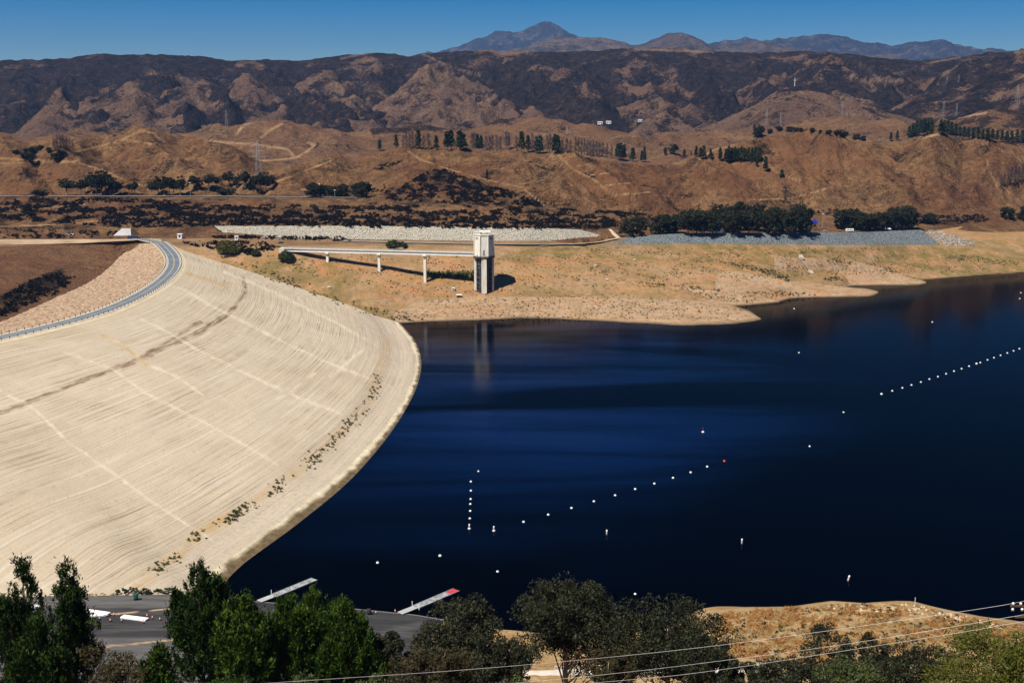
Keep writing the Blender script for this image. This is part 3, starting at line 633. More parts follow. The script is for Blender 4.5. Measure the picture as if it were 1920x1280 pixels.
f_o, G_face = loft("upstream_face", [cw, tw, under], 0, [190, 10], M_dam,
    lambda G, px, py, v: np.clip(v * 6, 0, 1) * np.clip((1.0 - v) * 20, 0, 1) * (.35 * fbm(G[..., 0] / 25, G[..., 1] / 25, 4, 301) + .18 * fbm(v * 60, np.arange(v.shape[1])[None] / 30. + 0 * v, 3, 303)
       - 1.0 * smooth(.84, .90, v) * smooth(.97, .92, v)),
    dict(level=bedding, streak=d_streak, line=d_line,
         tan=lambda G, px, py, v: np.clip(.9 * smooth(17, 4, line_dist(px, py, L_W) + 5 * fbm(px / 20, py / 20, 3, 31)) + smooth(.05, .0, v) * .3 + .8 * np.maximum(smooth(5, 1, line_dist(px, py, D_LN[0][:3])), smooth(5, 1, line_dist(px, py, [(350, 512), (420, 535)]))) + .0 * v, 0, 1),
         grit=lambda G, px, py, v: smooth(92, 62, td(px, py)) * smooth(1120, 1080, py),
         edge=lambda G, px, py, v: np.maximum(smooth(ew(py) * 1.2, ew(py) * .9, td(px, py) + 2 * fbm(px / 20, py / 20, 2, 3)) * smooth(2., 4., 10 + 0 * px), smooth(.02, .006, v)),
         wet=lambda G, px, py, v: smooth(.6 + .6 * smooth(760, 960, py), .2 + .4 * smooth(760, 960, py), G[..., 2] + .4 * fbm(G[..., 0] / 8, G[..., 1] / 8, 3, 5)) * smooth(1120, 1095, py)))
dam_part(f_o, "upstream_face")

# crest curve continued onto the abutment, normals pointing away from the lake
ext = at_z([270, 288, 306], [444.5, 448, 452], ZC)
cc = at_len(spline(np.concatenate([ext, cw[::50], cw[-1:]]), 900), 900)
tan_ = np.gradient(cc, axis=0); tan_ /= np.linalg.norm(tan_, axis=1)[:, None]
nrm = np.stack([tan_[:, 1], -tan_[:, 0], 0 * tan_[:, 0]], 1)
if (nrm[500, 0] > 0): nrm = -nrm
def off(o, z): q = cc + nrm * o; q = q.copy(); q[:, 2] = z; return q
cs = np.concatenate([[0], np.cumsum(np.linalg.norm(np.diff(cc, axis=0), axis=1))])
def ribbon(name, L, R, z, mat, kind='structure', length=None):
    n = len(L); V = np.concatenate([L, R])
    i = np.arange(n - 1); F = np.stack([i, i + 1, n + i + 1, n + i], -1)
    nz = np.cross(V[F[0, 1]] - V[F[0, 0]], V[F[0, 3]] - V[F[0, 0]])[2]
    if nz < 0: F = F[:, ::-1]
    s = np.concatenate([[0], np.cumsum(np.linalg.norm(np.diff(L, axis=0), axis=1))])
    uv = np.concatenate([np.stack([s, 0 * s], 1), np.stack([s, 0 * s + 1], 1)])
    return struct(name, new_mesh(name, V, F, mat, uv), kind)
M_shoulder = plain("pale gravel shoulder", (.50, .42, .31), (.38, .31, .22), .4)
CW = 13.0
# crest slab: from the lakeside kerb to the valley kerb, part of the dam
o = ribbon("crest", off(-.6, ZC), off(CW + .6, ZC), 0, M_shoulder); dam_part(o, "crest")
t = NT("crest road asphalt"); uv = t.uv(); sx = t.n("ShaderNodeSeparateXYZ"); t.put(sx.inputs[0], uv)
band = lambda a, b: t.math('MULTIPLY', t.rng(sx.outputs[1], a - .004, a, 0, 1), t.rng(sx.outputs[1], b, b + .004, 1, 0))
c = t.mix(t.noise(t.pos(), .12, .35, .65, 5), (.10, .125, .15), (.15, .17, .19))
c = t.mix(t.noise(t.scale(uv, (.02, 9, 1)), 1.0, .5, .75), c, (.18, .19, .20))
c = t.mix(band(.47, .515), c, (.48, .36, .12)); c = t.mix(band(.03, .065), c, (.5, .5, .47)); c = t.mix(band(.935, .97), c, (.5, .5, .47))
M_road = t.out(c, .85, .2)
ribbon("road", off(1.9, ZC + .02), off(11.1, ZC + .02), 0, M_road)

# downstream face and the brown slope beyond it
D1 = [(262, 449, 42.3), (252, 457, 38), (240, 468, 34), (222, 482, 31), (200, 504, 28), (160, 532, 28), (90, 563, 30), (0, 603, 33), (-80, 628, 34), (-200, 655, 34), (-350, 690, 34), (-550, 740, 34), (-900, 820, 34)]
D2 = [(262, 447, 43), (235, 451, 42.2), (200, 453.5, 41.5), (155, 455, 41), (110, 456, 41), (60, 457, 41), (0, 458, 41), (-80, 460, 41), (-160, 461, 41), (-300, 462, 41), (-400, 463, 41), (-550, 464, 41), (-900, 466, 41)]
ND = 500
q = lambda P: spline(at_z([a[0] for a in P], [a[1] for a in P], [a[2] for a in P]), ND)
d1, d2 = q(D1), q(D2)
vk = off(CW + .5, ZC - .05); vk = at_len(vk[20:], ND)
# match the valley kerb to the toe points by nearest parameter along the crest
kp = spline(np.concatenate([off(CW + .5, ZC - .05)[[30, 60, 95, 130, 180, 240, 330, 420, 500, 580, 670, 780, 899]]]), ND)
M_down = rock_material("pinkish rockfill", (.50, .35, .225), (.40, .275, .175), (.17, .11, .07), .45)
o, _ = loft("downstream_face", [kp, d1, d1 + (d1 - kp) * .15 - np.array([0, 0, 3])], 0, [60, 4], M_down, lambda G, px, py, v: np.clip(v * 8, 0, 1) * .5 * fbm(G[..., 0] / 6, G[..., 1] / 6, 3, 311))
dam_part(o, "downstream_face")
M_field = hill_material("brown valley slope", (.20, .115, .055), (.15, .07, .035), (.075, .043, .024), (.013, .010, .009), (.50, .34, .18))
A_f = dict(veg=lambda G, px, py, v: np.maximum(.15 + .35 * fbm(G[..., 0] / 40, G[..., 1] / 40, 4, 3), smooth(30, 8, line_dist(px, py, [(-20, 580), (20, 560), (110, 520)])) * .75), dirt=lambda G, px, py, v: smooth(3, 1, np.abs(v - 1.0) * 40 + .6), rust=lambda G, px, py, v: .4 + 0 * px)
a_ = d1 + (kp - d1) * .06 - np.array([0, 0, .9])
loft("ground", [a_, d2, back(d2, 40, d2[:, 2] + .5)], 0, [40, 6], M_field, lambda G, px, py, v: np.clip(v * 3, 0, 1) * np.clip((1 - v) * 4, 0, 1) * 1.8 * fbm(G[..., 0] / 50, G[..., 1] / 50, 4, 315), A_f)

# flat ground round the abutment junction (kiosks, junction)
xa = np.arange(-600, 420, 4.0)
loft("ground", [row([(-600, 462, 41.4), (0, 459.5, 41.2), (150, 456, 41.1), (262, 450, 42.6), (300, 454, 42.4), (330, 466, 40.5), (420, 466, 41)], xa), row([(-600, 452, 42.6), (0, 450, 42.8), (262, 446, 42.95), (420, 452, 42.95)], xa), row([(-600, 436, 43.2), (420, 436, 43.2)], xa)], 0, [8, 8],
     plain("pale dirt", (.40, .29, .18), (.26, .17, .10), .06), None)

# ------------------------------------------------------------------ near shore, boat ramp, camera hill
XF = np.arange(-760, 2701, 4.0)
F0 = [(-760, 1136, 9), (-200, 1126, 9), (60, 1119, 9), (250, 1120, 8.5), (330, 1118, 8), (375, 1116, 4), (410, 1115, 1), (450, 1121, 0), (480, 1127, -.2), (640, 1138, -.2), (780, 1152, -.2), (840, 1163, 0), (900, 1175, 0), (1000, 1184, 0), (1150, 1190, .3), (1250, 1180, 2), (1320, 1158, 9), (1350, 1149, 12), (1400, 1144, 14), (1480, 1142, 15), (1530, 1134, 17.5), (1560, 1130, 18), (1620, 1134, 17.5), (1680, 1129.5, 18.5), (1710, 1130, 18.3), (1760, 1143, 16), (1840, 1160, 13.5), (1900, 1173, 11.5), (2000, 1198, 9), (2150, 1240, 5), (2700, 1320, 2)]
F1 = [(-760, 1165, 10), (0, 1150, 10), (330, 1147, 9.5), (450, 1150, 5), (640, 1165, 4.5), (780, 1180, 4.2), (900, 1196, 3.5), (1000, 1203, 4), (1150, 1210, 6), (1250, 1205, 10), (1330, 1184, 17), (1400, 1170, 20), (1560, 1165, 23), (1700, 1165, 23), (1840, 1187, 19), (1920, 1205, 16), (2700, 1370, 8)]
F2 = [(-760, 1215, 12.5), (0, 1205, 12.5), (400, 1205, 12.5), (640, 1213, 11.5), (780, 1226, 11), (1000, 1242, 11), (1150, 1245, 15), (1250, 1240, 20), (1330, 1230, 27), (1500, 1215, 29), (1700, 1210, 30), (1840, 1226, 28), (2000, 1250, 26), (2700, 1430, 18)]
F3 = [(-760, 1300, 18), (0, 1290, 18), (640, 1292, 17.5), (1000, 1292, 22), (1250, 1290, 29), (1330, 1285, 33), (1500, 1280, 35), (1700, 1278, 36), (1920, 1300, 36), (2700, 1500, 30)]
f0 = sm(row(F0, XF), 1); f1, f2, f3 = (sm(row(f, XF), 5) for f in (F1, F2, F3))
fm = back(f0, 14, f0[:, 2] - 5); lf = XF < 425; fm[lf] = back(f0, 2, f0[:, 2] - 1.5)[lf]; fu = back(f0, 50, -9.0)
fu[:, 2] = np.minimum(-7, f0[:, 2] - 8); fu[lf] = back(f0, 9, f0[:, 2] - 12)[lf]
hillrows = [polar(XF, 205, 44), polar(XF, 175, 60.5), polar(XF, 150, 75), polar(XF, 100, 101), polar(XF, 40, 133), polar(XF, 8, 153), polar(XF, 2, 157.2)]
for r_ in hillrows[:2]:   # the right side is a higher bluff
    r_[:, 2] += 0
M_near = NT("dry near slope"); t = M_near; p = t.pos()
c = t.mix(t.noise(p, .06, .38, .62, 6, .7), (.42, .26, .105), (.48, .345, .18))
c = t.mix(t.math('MULTIPLY', t.noise(p, .22, .48, .64, 6, .75), .7), c, (.24, .095, .035))
c = t.mix(t.math('MULTIPLY', t.noise(p, .5, .54, .68, 6, .75), .7), c, (.12, .075, .03))
c = t.mix(t.math('MULTIPLY', t.noise(p, .12, .56, .68, 5), .8), c, (.52, .38, .20))
t.bump(t.noise(p, .6, .2, .8, 8, .7), 1.0, .7)
M_near = t.out(c, .95, .05)
def nnoise(G, px, py, v):
    f = np.clip(v - 1.6, 0, 1) * smooth(850, 1300, px) + .25 * np.clip(v - 2, 0, 1)
    low = -.7 * smooth(850, 790, px) * smooth(2.0, 2.06, v) * smooth(5.6, 5.0, v)
    return low + np.clip(f, 0, 1) * (1.5 * fbm(G[..., 0] / 18, G[..., 1] / 18, 5, 321) + .5 * fbm(G[..., 0] / 4, G[..., 1] / 4, 3, 322)) * np.clip((7 - v) / 2, .15, 1) * (v < 9)
loft("ground", [fu, fm, f0, f1, f2, f3] + hillrows, 0, [4, 5, 26, 26, 26, 16, 10, 8, 12, 10, 6, 2], M_near, nnoise)
# ground behind and around the camera
gx, gy = np.meshgrid(np.linspace(-260, 260, 27), np.linspace(1.0, -300, 16))
Vb = np.stack([gx, gy, 158.0 + .4 * fbm(gx / 20, gy / 20, 3, 1) - np.abs(gx) * .12 + 0 * gx], -1)
Vb[0, :, 2] = np.minimum(Vb[0, :, 2], 157.0)
ii = np.arange(27 * 16).reshape(16, 27)
struct("ground", new_mesh("ground", Vb.reshape(-1, 3), np.stack([ii[1:, :-1], ii[1:, 1:], ii[:-1, 1:], ii[:-1, :-1]], -1).reshape(-1, 4), M_near))

# boat ramp and parking lot: asphalt sheet a kerb above the ground
def lot_rows(x0l, x1l):
    tt = np.linspace(0, 1, 420); out = []
    for F, a, b in ((F0, x0l[0], x1l[0]), (F1, x0l[1], x1l[1]), (F2, x0l[2], x1l[2]), (F3, x0l[3], x1l[3])):
        xx = a + (b - a) * tt
        out.append(sm(row(F, xx), 2))
    return out
L0, L1, L2, L3 = lot_rows((-700, -720, -740, -760), (835, 815, 800, 1000))
edge = back(L0, 7, L0[:, 2] - 2.2); 
t = NT("worn lot asphalt"); p = t.pos()
c = t.mix(t.noise(p, .035, .36, .64, 5, .65), (.022, .021, .021), (.042, .041, .040))
c = t.mix(t.math('MULTIPLY', t.noise(t.scale(p, (.25, 2.0, 1)), .10, .48, .66, 6, .7), .8), c, (.10, .095, .09))
c = t.mix(t.math('MULTIPLY', t.attr("grey"), t.noise(t.scale(p, (.3, 1.5, 1)), .15, .25, .6, 6, .7)), c, (.115, .108, .10))
c = t.mix(t.math('MULTIPLY', t.attr("kerb"), t.noise(p, .3, .2, .5, 4)), c, (.36, .25, .14))
c = t.mix(t.attr("rim"), c, (.24, .225, .205))
M_lot = t.out(c, .9, .15)
def lotattr(lines, w): return lambda G, px, py, v: np.max([smooth(w * 1.3, w * .6, line_dist(px, py, L)) for L in lines], 0)
loft("parking_lot", [edge, L0, L1, L2, L3], 0, [5, 40, 40, 30], M_lot, None,
     dict(grey=lambda G, px, py, v: np.clip(smooth(1142, 1136, py + 5 * fbm(px / 60, py / 20, 3, 2)) * smooth(420, 330, px) + smooth(1192, 1200, py) * smooth(520, 380, px) + smooth(12, 2, line_dist(px, py, [(700, 1195), (790, 1170)])) * .5, 0, 1),
          kerb=lotattr([[(130, 1158), (165, 1156), (250, 1148), (258, 1147)], [(282, 1145), (330, 1140)], [(200, 1212), (260, 1206), (330, 1199), (430, 1188)]], 1.5),
          rim=lambda G, px, py, v: smooth(.06, .03, np.abs(v - 1.02)) * smooth(410, 440, px) * .8), lift=.14)
kerb = lambda a, b, n=20: np.stack([np.linspace(a[i], b[i], n) for i in range(2)], 1)

# ------------------------------------------------------------------ water
def water_material():
    t = NT("lake water"); p = t.pos()
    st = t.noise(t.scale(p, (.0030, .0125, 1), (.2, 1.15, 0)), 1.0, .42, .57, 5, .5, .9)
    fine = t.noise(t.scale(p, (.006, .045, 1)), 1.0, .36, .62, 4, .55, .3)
    wind_sheen = t.math('MULTIPLY', st, t.rng(fine, 0, 1, .45, 1))
    wind_sheen = t.math('MULTIPLY', wind_sheen, t.attr("wind_sheen"))
    c = t.mix(wind_sheen, (.00002, .00015, .0007), (.0010, .0072, .038))  # sky reflection of the wind-rippled patches painted into the base colour
    t.put(t.b.inputs["Roughness"], t.rng(wind_sheen, 0, 1, .10, .2))
    t.put(t.b.inputs["Specular IOR Level"], t.rng(wind_sheen, 0, 1, .015, .09))
    t.b.inputs["IOR"].default_value = 1.33; t.b.inputs["Specular Tint"].default_value = (.22, .36, .72, 1)
    rip = t.n("ShaderNodeTexNoise"); t.put(rip.inputs["Vector"], t.scale(p, (.35, .6, 1))); rip.inputs["Scale"].default_value = 1.0; rip.inputs["Detail"].default_value = 3
    t.bump(t.math('MULTIPLY', rip.outputs[0], t.rng(wind_sheen, 0, 1, .25, 1)), .16, .35)
    t.put(t.b.inputs["Base Color"], c)
    return t.m
gx, gy = np.meshgrid(np.linspace(-600, 2200, 240), np.linspace(180, 2400, 240))
Vw = np.stack([gx, gy, 0 * gx], -1); ii = np.arange(240 * 240).reshape(240, 240)
wpx, wpy = project(Vw)
wind_sheen = np.clip(.95 * smooth(230, 30, np.hypot((wpx - 1080) * .36, (wpy - 765) * 1.05)) + .30 * smooth(300, 60, np.hypot((wpx - 820) * .5, wpy - 930)) + .22 * smooth(700, 600, wpy) * smooth(1500, 1100, wpx), .02, 1)  # where ripples lie and the painted sky sheen shows
struct("water", new_mesh("water", Vw.reshape(-1, 3), np.stack([ii[:-1, :-1], ii[:-1, 1:], ii[1:, 1:], ii[1:, :-1]], -1).reshape(-1, 4), water_material(), None, dict(wind_sheen=wind_sheen)))
# base ground reaching the horizon
base = np.array([[-30000, -30000, -12], [30000, -30000, -12], [30000, 40000, -12], [-30000, 40000, -12]], float)
struct("ground", new_mesh("ground", base, [[0, 1, 2, 3]], plain("distant plain", (.16, .11, .07), (.08, .06, .045), .002)))

BV = BVHTree.FromPolygons(np.concatenate(TERR_V).tolist(), np.concatenate(TERR_F).tolist())
CAMV = Vector((0, 0, CAMH))
def hit(x, y):
    d = Vector(ray(x, y)).normalized()
    p, n, i, dist = BV.ray_cast(CAMV, d, 9000)
    return p
def gz(x, y):
    p, n, i, d = BV.ray_cast(Vector((x, y, 900)), Vector((0, 0, -1)), 2000)
    return p.z if p else 0.0
# ------------------------------------------------------------------ shape helpers for things
class Sh:
    def __init__(s): s.bm = bmesh.new()
    def box(s, c, size, rot=None, bev=0.0):
        r = bmesh.ops.create_cube(s.bm, size=1.0)
        vs = r['verts']
        bmesh.ops.scale(s.bm, vec=Vector(size), verts=vs)
        if bev:
            es = list({e for v in vs for e in v.link_edges})
            rb = bmesh.ops.bevel(s.bm, geom=es, offset=bev, segments=1, affect='EDGES', profile=.5)
            vs = list({v for f in rb['faces'] for v in f.verts} | {v for v in vs if v.is_valid})
        if rot is not None: bmesh.ops.rotate(s.bm, cent=(0, 0, 0), matrix=rot, verts=vs)
        bmesh.ops.translate(s.bm, vec=Vector(c), verts=vs)
        return s
    def tube(s, pts, rad, n=6, caps=True):
        pts = [Vector(p) for p in pts]
        if not isinstance(rad, (list, tuple)): rad = [rad] * len(pts)
        rings = []
        for i, p in enumerate(pts):
            d = (pts[min(i + 1, len(pts) - 1)] - pts[max(i - 1, 0)]).normalized()
            a = d.cross(Vector((0, 0, 1)) if abs(d.z) < .95 else Vector((1, 0, 0))).normalized(); b = d.cross(a)
            rings.append([s.bm.verts.new(p + rad[i] * (math.cos(t) * a + math.sin(t) * b)) for t in [2 * math.pi * k / n for k in range(n)]])
        for A, B in zip(rings[:-1], rings[1:]):
            for k in range(n): s.bm.faces.new((A[k], A[(k + 1) % n], B[(k + 1) % n], B[k]))
        if caps:
            s.bm.faces.new(rings[0][::-1]); s.bm.faces.new(rings[-1])
        return s
    def prism(s, poly, z0, z1):
        a = [s.bm.verts.new((x, y, z0)) for x, y in poly]; b = [s.bm.verts.new((x, y, z1)) for x, y in poly]
        n = len(poly)
        for k in range(n): s.bm.faces.new((a[k], a[(k + 1) % n], b[(k + 1) % n], b[k]))
        s.bm.faces.new(a[::-1]); s.bm.faces.new(b)
        return s
    def lathe(s, prof, n=12, c=(0, 0, 0)):
        rings = [[s.bm.verts.new((c[0] + r * math.cos(2 * math.pi * k / n), c[1] + r * math.sin(2 * math.pi * k / n), c[2] + z)) for k in range(n)] for r, z in prof]
        for A, B in zip(rings[:-1], rings[1:]):
            for k in range(n): s.bm.faces.new((A[k], A[(k + 1) % n], B[(k + 1) % n], B[k]))
        s.bm.faces.new(rings[0][::-1]); s.bm.faces.new(rings[-1])
        return s
    def mesh(s, name, mat, smooth_shade=False):
        bmesh.ops.recalc_face_normals(s.bm, faces=s.bm.faces)
        me = bpy.data.meshes.new(name); s.bm.to_mesh(me); s.bm.free()
        for p in me.polygons: p.use_smooth = smooth_shade
        me.materials.append(mat); return me
    def obj(s, name, mat, parent=None, smooth_shade=False):
        return link(name, s.mesh(name, mat, smooth_shade), parent)
ORD = ["first", "second", "third", "fourth", "fifth", "sixth", "seventh", "eighth", "ninth", "tenth", "eleventh", "twelfth", "thirteenth", "fourteenth", "fifteenth", "sixteenth", "seventeenth", "eighteenth", "nineteenth", "twentieth"]
def ordn(i):
    if i < 20: return ORD[i]
    tens = ["twenty", "thirty", "forty", "fifty"][(i + 1) // 10 - 2]
    return tens + "-" + ORD[(i + 1) % 10 - 1] if (i + 1) % 10 else {20: "twentieth", 30: "thirtieth", 40: "fortieth", 50: "fiftieth"}[i + 1]
def pxw(p, px): return px * (p - CAMV).length / FPX      # length in metres of px photo pixels at p

M_conc = plain("weathered concrete", (.58, .55, .46), (.44, .40, .31), .35, .85, .2)
M_concw = plain("white painted steel", (.80, .80, .78), (.70, .70, .67), .3, .6, .3)
M_concd = plain("dark grey concrete", (.055, .055, .06), (.13, .125, .12), .4, .9, .1)  # darker tone for shaft core, gate frames and dock floats
M_black = plain("black steel", (.015, .015, .017), (.03, .028, .026), 2, .6, .3)
M_dark = plain("dark opening", (.012, .012, .014), (.02, .02, .022), 1, .9, .1)
M_rust = plain("rust brown stain", (.13, .08, .045), (.05, .035, .025), .8, .9, .1)
M_white = plain("white plastic", (.82, .82, .80), (.72, .72, .70), 1.5, .5, .4)
M_orange = plain("orange plastic", (.75, .10, .02), (.60, .07, .02), 3, .5, .4)
M_red = plain("red carpet", (.50, .05, .06), (.36, .04, .045), 1.2, .8, .2)
M_deck = plain("weathered dock planks", (.34, .35, .34), (.17, .18, .18), .9, .85, .2, lo=.42, hi=.58)
M_galv = plain("galvanised steel", (.42, .43, .44), (.30, .31, .32), .8, .5, .4)
M_teal = plain("teal door", (.05, .22, .26), (.04, .17, .2), 1, .5, .3)
M_blue = plain("blue fabric", (.006, .022, .30), (.004, .016, .2), .8, .7, .2)
M_navy = plain("dark blue steel", (.02, .045, .11), (.015, .03, .08), .8, .5, .3)
M_glass = plain("dark glass", (.01, .012, .015), (.02, .022, .025), 1, .1, .5)
M_tyre = plain("black rubber", (.012, .012, .012), (.02, .02, .02), 4, .9, .1)
M_brick = plain("salmon brick", (.38, .18, .12), (.30, .14, .10), .8, .9, .1)
M_wood = plain("brown weathered timber", (.12, .075, .045), (.08, .05, .03), 2, .9, .1)
M_bark = plain("grey brown bark", (.09, .065, .045), (.045, .032, .024), 1.5, .95, .05)
M_pbark = plain("pale peeling bark", (.42, .34, .26), (.17, .12, .085), 1.1, .9, .1)

# ------------------------------------------------------------------ foliage
def leaf_material(name, dark, light, alt, spec=.08, back_=.12):
    t = NT(name)
    r = t.n("ShaderNodeNewGeometry").outputs["Random Per Island"]
    c = t.mix(r, dark, light)
    o = t.n("ShaderNodeObjectInfo")
    c = t.mix(t.noise(t.obj(), .9, .47, .56, 3), c, alt)
    c = t.mix(t.math('MULTIPLY', o.outputs["Random"], .5), c, dark)
    t.out(c, .55, spec)
    return t.m
M_pine = leaf_material("pine needles", (.016, .036, .006), (.046, .080, .012), (.006, .015, .003))
M_pineb = leaf_material("bright pine needles", (.024, .052, .005), (.080, .130, .013), (.009, .022, .003))
M_euca = leaf_material("dark gum leaves", (.016, .019, .009), (.060, .060, .030), (.009, .011, .005), .10)
M_olive = leaf_material("olive gum leaves", (.026, .024, .010), (.070, .058, .026), (.052, .038, .016), .10)
M_fdark = leaf_material("distant dark leaves", (.014, .016, .009), (.048, .050, .022), (.036, .034, .017), .05)
M_fpine = leaf_material("distant pine needles", (.014, .022, .009), (.036, .048, .014), (.028, .036, .012), .15)
M_dead = leaf_material("bare grey twigs", (.045, .036, .034), (.12, .10, .095), (.085, .068, .065), .05)
M_char = leaf_material("burnt chaparral", (.008, .0065, .006), (.022, .017, .014), (.016, .013, .010), .03)
M_ybush = leaf_material("yellow green leaves", (.035, .045, .005), (.12, .125, .014), (.085, .075, .009), .2)
M_gbush = leaf_material("green shrub leaves", (.022, .034, .009), (.07, .085, .02), (.05, .06, .018), .2)
M_reed = leaf_material("green reeds", (.02, .04, .008), (.055, .085, .015), (.04, .06, .012), .1)
M_tuft = leaf_material("orange dry tuft", (.22, .10, .032), (.46, .255, .09), (.34, .17, .055), .05)
M_tuftp = leaf_material("pale dry tuft", (.26, .20, .09), (.46, .36, .18), (.34, .26, .12), .05)

def cards(C, size, aspect=.5, up=0.0, seed=0, dirs=None):
    """Leaf sized quads at the points C, random facing; dirs (n,3) sets the long axis."""
    r = np.random.default_rng(seed); n = len(C)
    a = r.normal(size=(n, 3)); 
    if dirs is not None: a = dirs + .45 * a / np.linalg.norm(a, axis=1)[:, None]
    a[:, 2] += up
    a /= np.linalg.norm(a, axis=1)[:, None]
    b = np.cross(a, r.normal(size=(n, 3))); b /= np.linalg.norm(b, axis=1)[:, None] + 1e-9
    s = (np.asarray(size) * r.uniform(.6, 1.3, n))[:, None]
    A, B = a * s * .5, b * s * .5 * aspect
    V = np.stack([C - A - B * .6, C + A * .2 - B, C + A, C - A * .2 + B], 1).reshape(-1, 3)
    return V, np.arange(4 * n).reshape(n, 4)
def clump_points(centers, radii, per, seed=0, flat=.8):
    r = np.random.default_rng(seed); out = []
    for c, R in zip(centers, radii):
        d = r.normal(size=(per, 3)); d /= np.linalg.norm(d, axis=1)[:, None]
        q = d * (R * r.uniform(.35, 1.0, per) ** .6)[:, None]; q[:, 2] *= flat
        out.append(c + q)
    return np.concatenate(out)

def broad_crown(h, w, seed, nclump=60, per=150, leaf=.3, base=.25, droop=0.0, top=1.0):
    """Crown of leaf clumps for a broadleaf tree of height h, width w; also returns clump centres."""
    r = np.random.default_rng(seed); C = []
    lobes = [(r.uniform(-.28, .28) * w, r.uniform(-.28, .28) * w, h * r.uniform(.5, .82), w * r.uniform(.2, .34)) for _ in range(7)] + [(0, 0, h * .74, w * .32)] + ([(r.uniform(-.25, .25) * w, r.uniform(-.25, .25) * w, h * .3, w * .26) for _ in range(4)] if base < .05 else [])
    while len(C) < nclump:
        L = lobes[r.integers(len(lobes))]
        d = r.normal(size=3); d /= np.linalg.norm(d); k = r.uniform(.55, 1.08)
        p = np.array([L[0], L[1], L[2]]) + d * np.array([L[3], L[3], L[3] * h / w * .75]) * k
        if h * base < p[2] < h * .985 * top: C.append(p)
    C = np.array(C)
    R = r.uniform(.075, .14, nclump) * w
    P = clump_points(C, R, per, seed + 1, .7)
    P = P[P[:, 2] < h]
    if droop: P[:, 2] -= droop * r.uniform(0, 1, len(P)) ** 2
    return cards(P, leaf, .42, -.3 if droop else .0, seed + 2), C
def trunk_mesh(name, h, C, mat, r0, seed, nl=16, fork=.3):
    r = np.random.default_rng(seed); s = Sh()
    bend = r.normal(size=2) * .03 * h
    tp = lambda k: Vector((bend[0] * k * k, bend[1] * k * k, h * k))
    s.tube([tp(-.12), tp(.0), tp(fork * .6), tp(fork), tp(.55), tp(.8)], [r0 * 1.25, r0 * 1.1, r0 * .9, r0 * .75, r0 * .4, r0 * .12], 8)
    for i in r.choice(len(C), min(nl, len(C)), replace=False):
        k = r.uniform(fork * .7, .62); a = tp(k); b = Vector(C[i])
        if b.z < a.z: a = tp(max(.1, fork * .6))
        m = a.lerp(b, .5) + Vector((r.normal() * .04 * h, r.normal() * .04 * h, -.04 * h))
        rr = r0 * .38 * (1 - k * .5)
        s.tube([a, a.lerp(m, .5), m, m.lerp(b, .6), b], [rr, rr * .8, rr * .6, rr * .4, rr * .15], 5)
    return s.mesh(name, mat, True)
def tree_from(name, label, cat, loc, tm, cm, group=None, rot=0.0, sc=None):
    t = thing(name, label, cat, loc, rot, group)
    if sc: t.scale = sc
    link("trunk", tm, t); link("crown", cm, t)
    return t
def pine_meshes(h, w, seed, mat, dens=1.0, leaders=2, tw=1.0, sparse=0.0):
    r = np.random.default_rng(seed); s = Sh(); P = []; D = []
    s.tube([(0, 0, -2), (0, 0, 0), (.1, 0, h * .5), (0, .1, h * .98)], [h * .018, h * .016, h * .009, h * .002], 7)
    axes = [(Vector((0, 0, 0)), Vector((0, 0, h)), 1.0)]
    for k in range(leaders):
        z0 = h * r.uniform(.35, .6); a = r.uniform(0, 6.28); dd = w * r.uniform(.16, .30)
        axes.append((Vector((0, 0, z0)), Vector((math.cos(a) * dd, math.sin(a) * dd, h * r.uniform(.72, .97))), .62))
    for A, B, k in axes:
        L = (B - A).length
        if k < 1: s.tube([A, A.lerp(B, .25) + Vector(((B - A).x * .35, (B - A).y * .35, 0)), B], [h * .007, h * .006, h * .0015], 5)
        nb = int((150 if k == 1 else 75) * dens)
        for i in range(nb):
            f = r.uniform(.10 if k == 1 else .2, 1.0)
            p0 = A.lerp(B, f)
            az = r.uniform(0, 6.283)
            lean = (1 - f) ** .95
            ln = w * .5 * k * (lean * r.uniform(.45, 1.3) * (1 + .35 * math.sin(az * 2 + f * 9 + seed)) + .08)
            rise = .15 + .7 * f + r.uniform(-.2, .35)
            d = Vector((math.cos(az), math.sin(az), 0))
            p1 = p0 + d * ln * .6 + Vector((0, 0, ln * rise * .25)); p2 = p0 + d * ln + Vector((0, 0, ln * rise * .9 + .3))
            if i % 3 == 0 and ln > .6: s.tube([p0, p1, p2], [.05, .035, .012], 4, False)
            pn = int(46 * tw)
            if r.uniform() > sparse:
                o = r.normal(size=(pn, 3)) * np.array([.19, .19, .46]) * r.uniform(.7, 1.4)
                P.append(np.array(p2) + np.array([0, 0, .25]) + o); D.append(np.array([d.x * .3, d.y * .3, 1.0]) + .25 * r.normal(size=(pn, 3)))
            m = max(1, int(ln * 1.15))
            for j in range(m):
                q = (j + 1) / m
                if q < .28 and ln > 1.5: continue
                c = (p0.lerp(p1, q / .6) if q < .6 else p1.lerp(p2, (q - .6) / .4)) + Vector(r.normal(size=3) * .16)
                if r.uniform() < sparse: continue
                nn = int(22 * tw)
                o = r.normal(size=(nn, 3)) * np.array([.20, .20, .26]) * (.8 + .5 * r.uniform())
                P.append(np.array(c) + o); dd_ = o + np.array([d.x * .25, d.y * .25, .42]); D.append(dd_ / (np.linalg.norm(dd_, axis=1)[:, None] + 1e-6))
        P.append(np.array(B) + r.normal(size=(40, 3)) * np.array([.12, .12, .5])); D.append(np.tile([0, 0, 1.0], (40, 1)))
    V, F = cards(np.concatenate(P), .52, .30, 0, seed + 5, np.concatenate(D))
    return s.mesh("trunk", M_bark, True), new_mesh("crown", V, F, mat, smooth_shade=False)

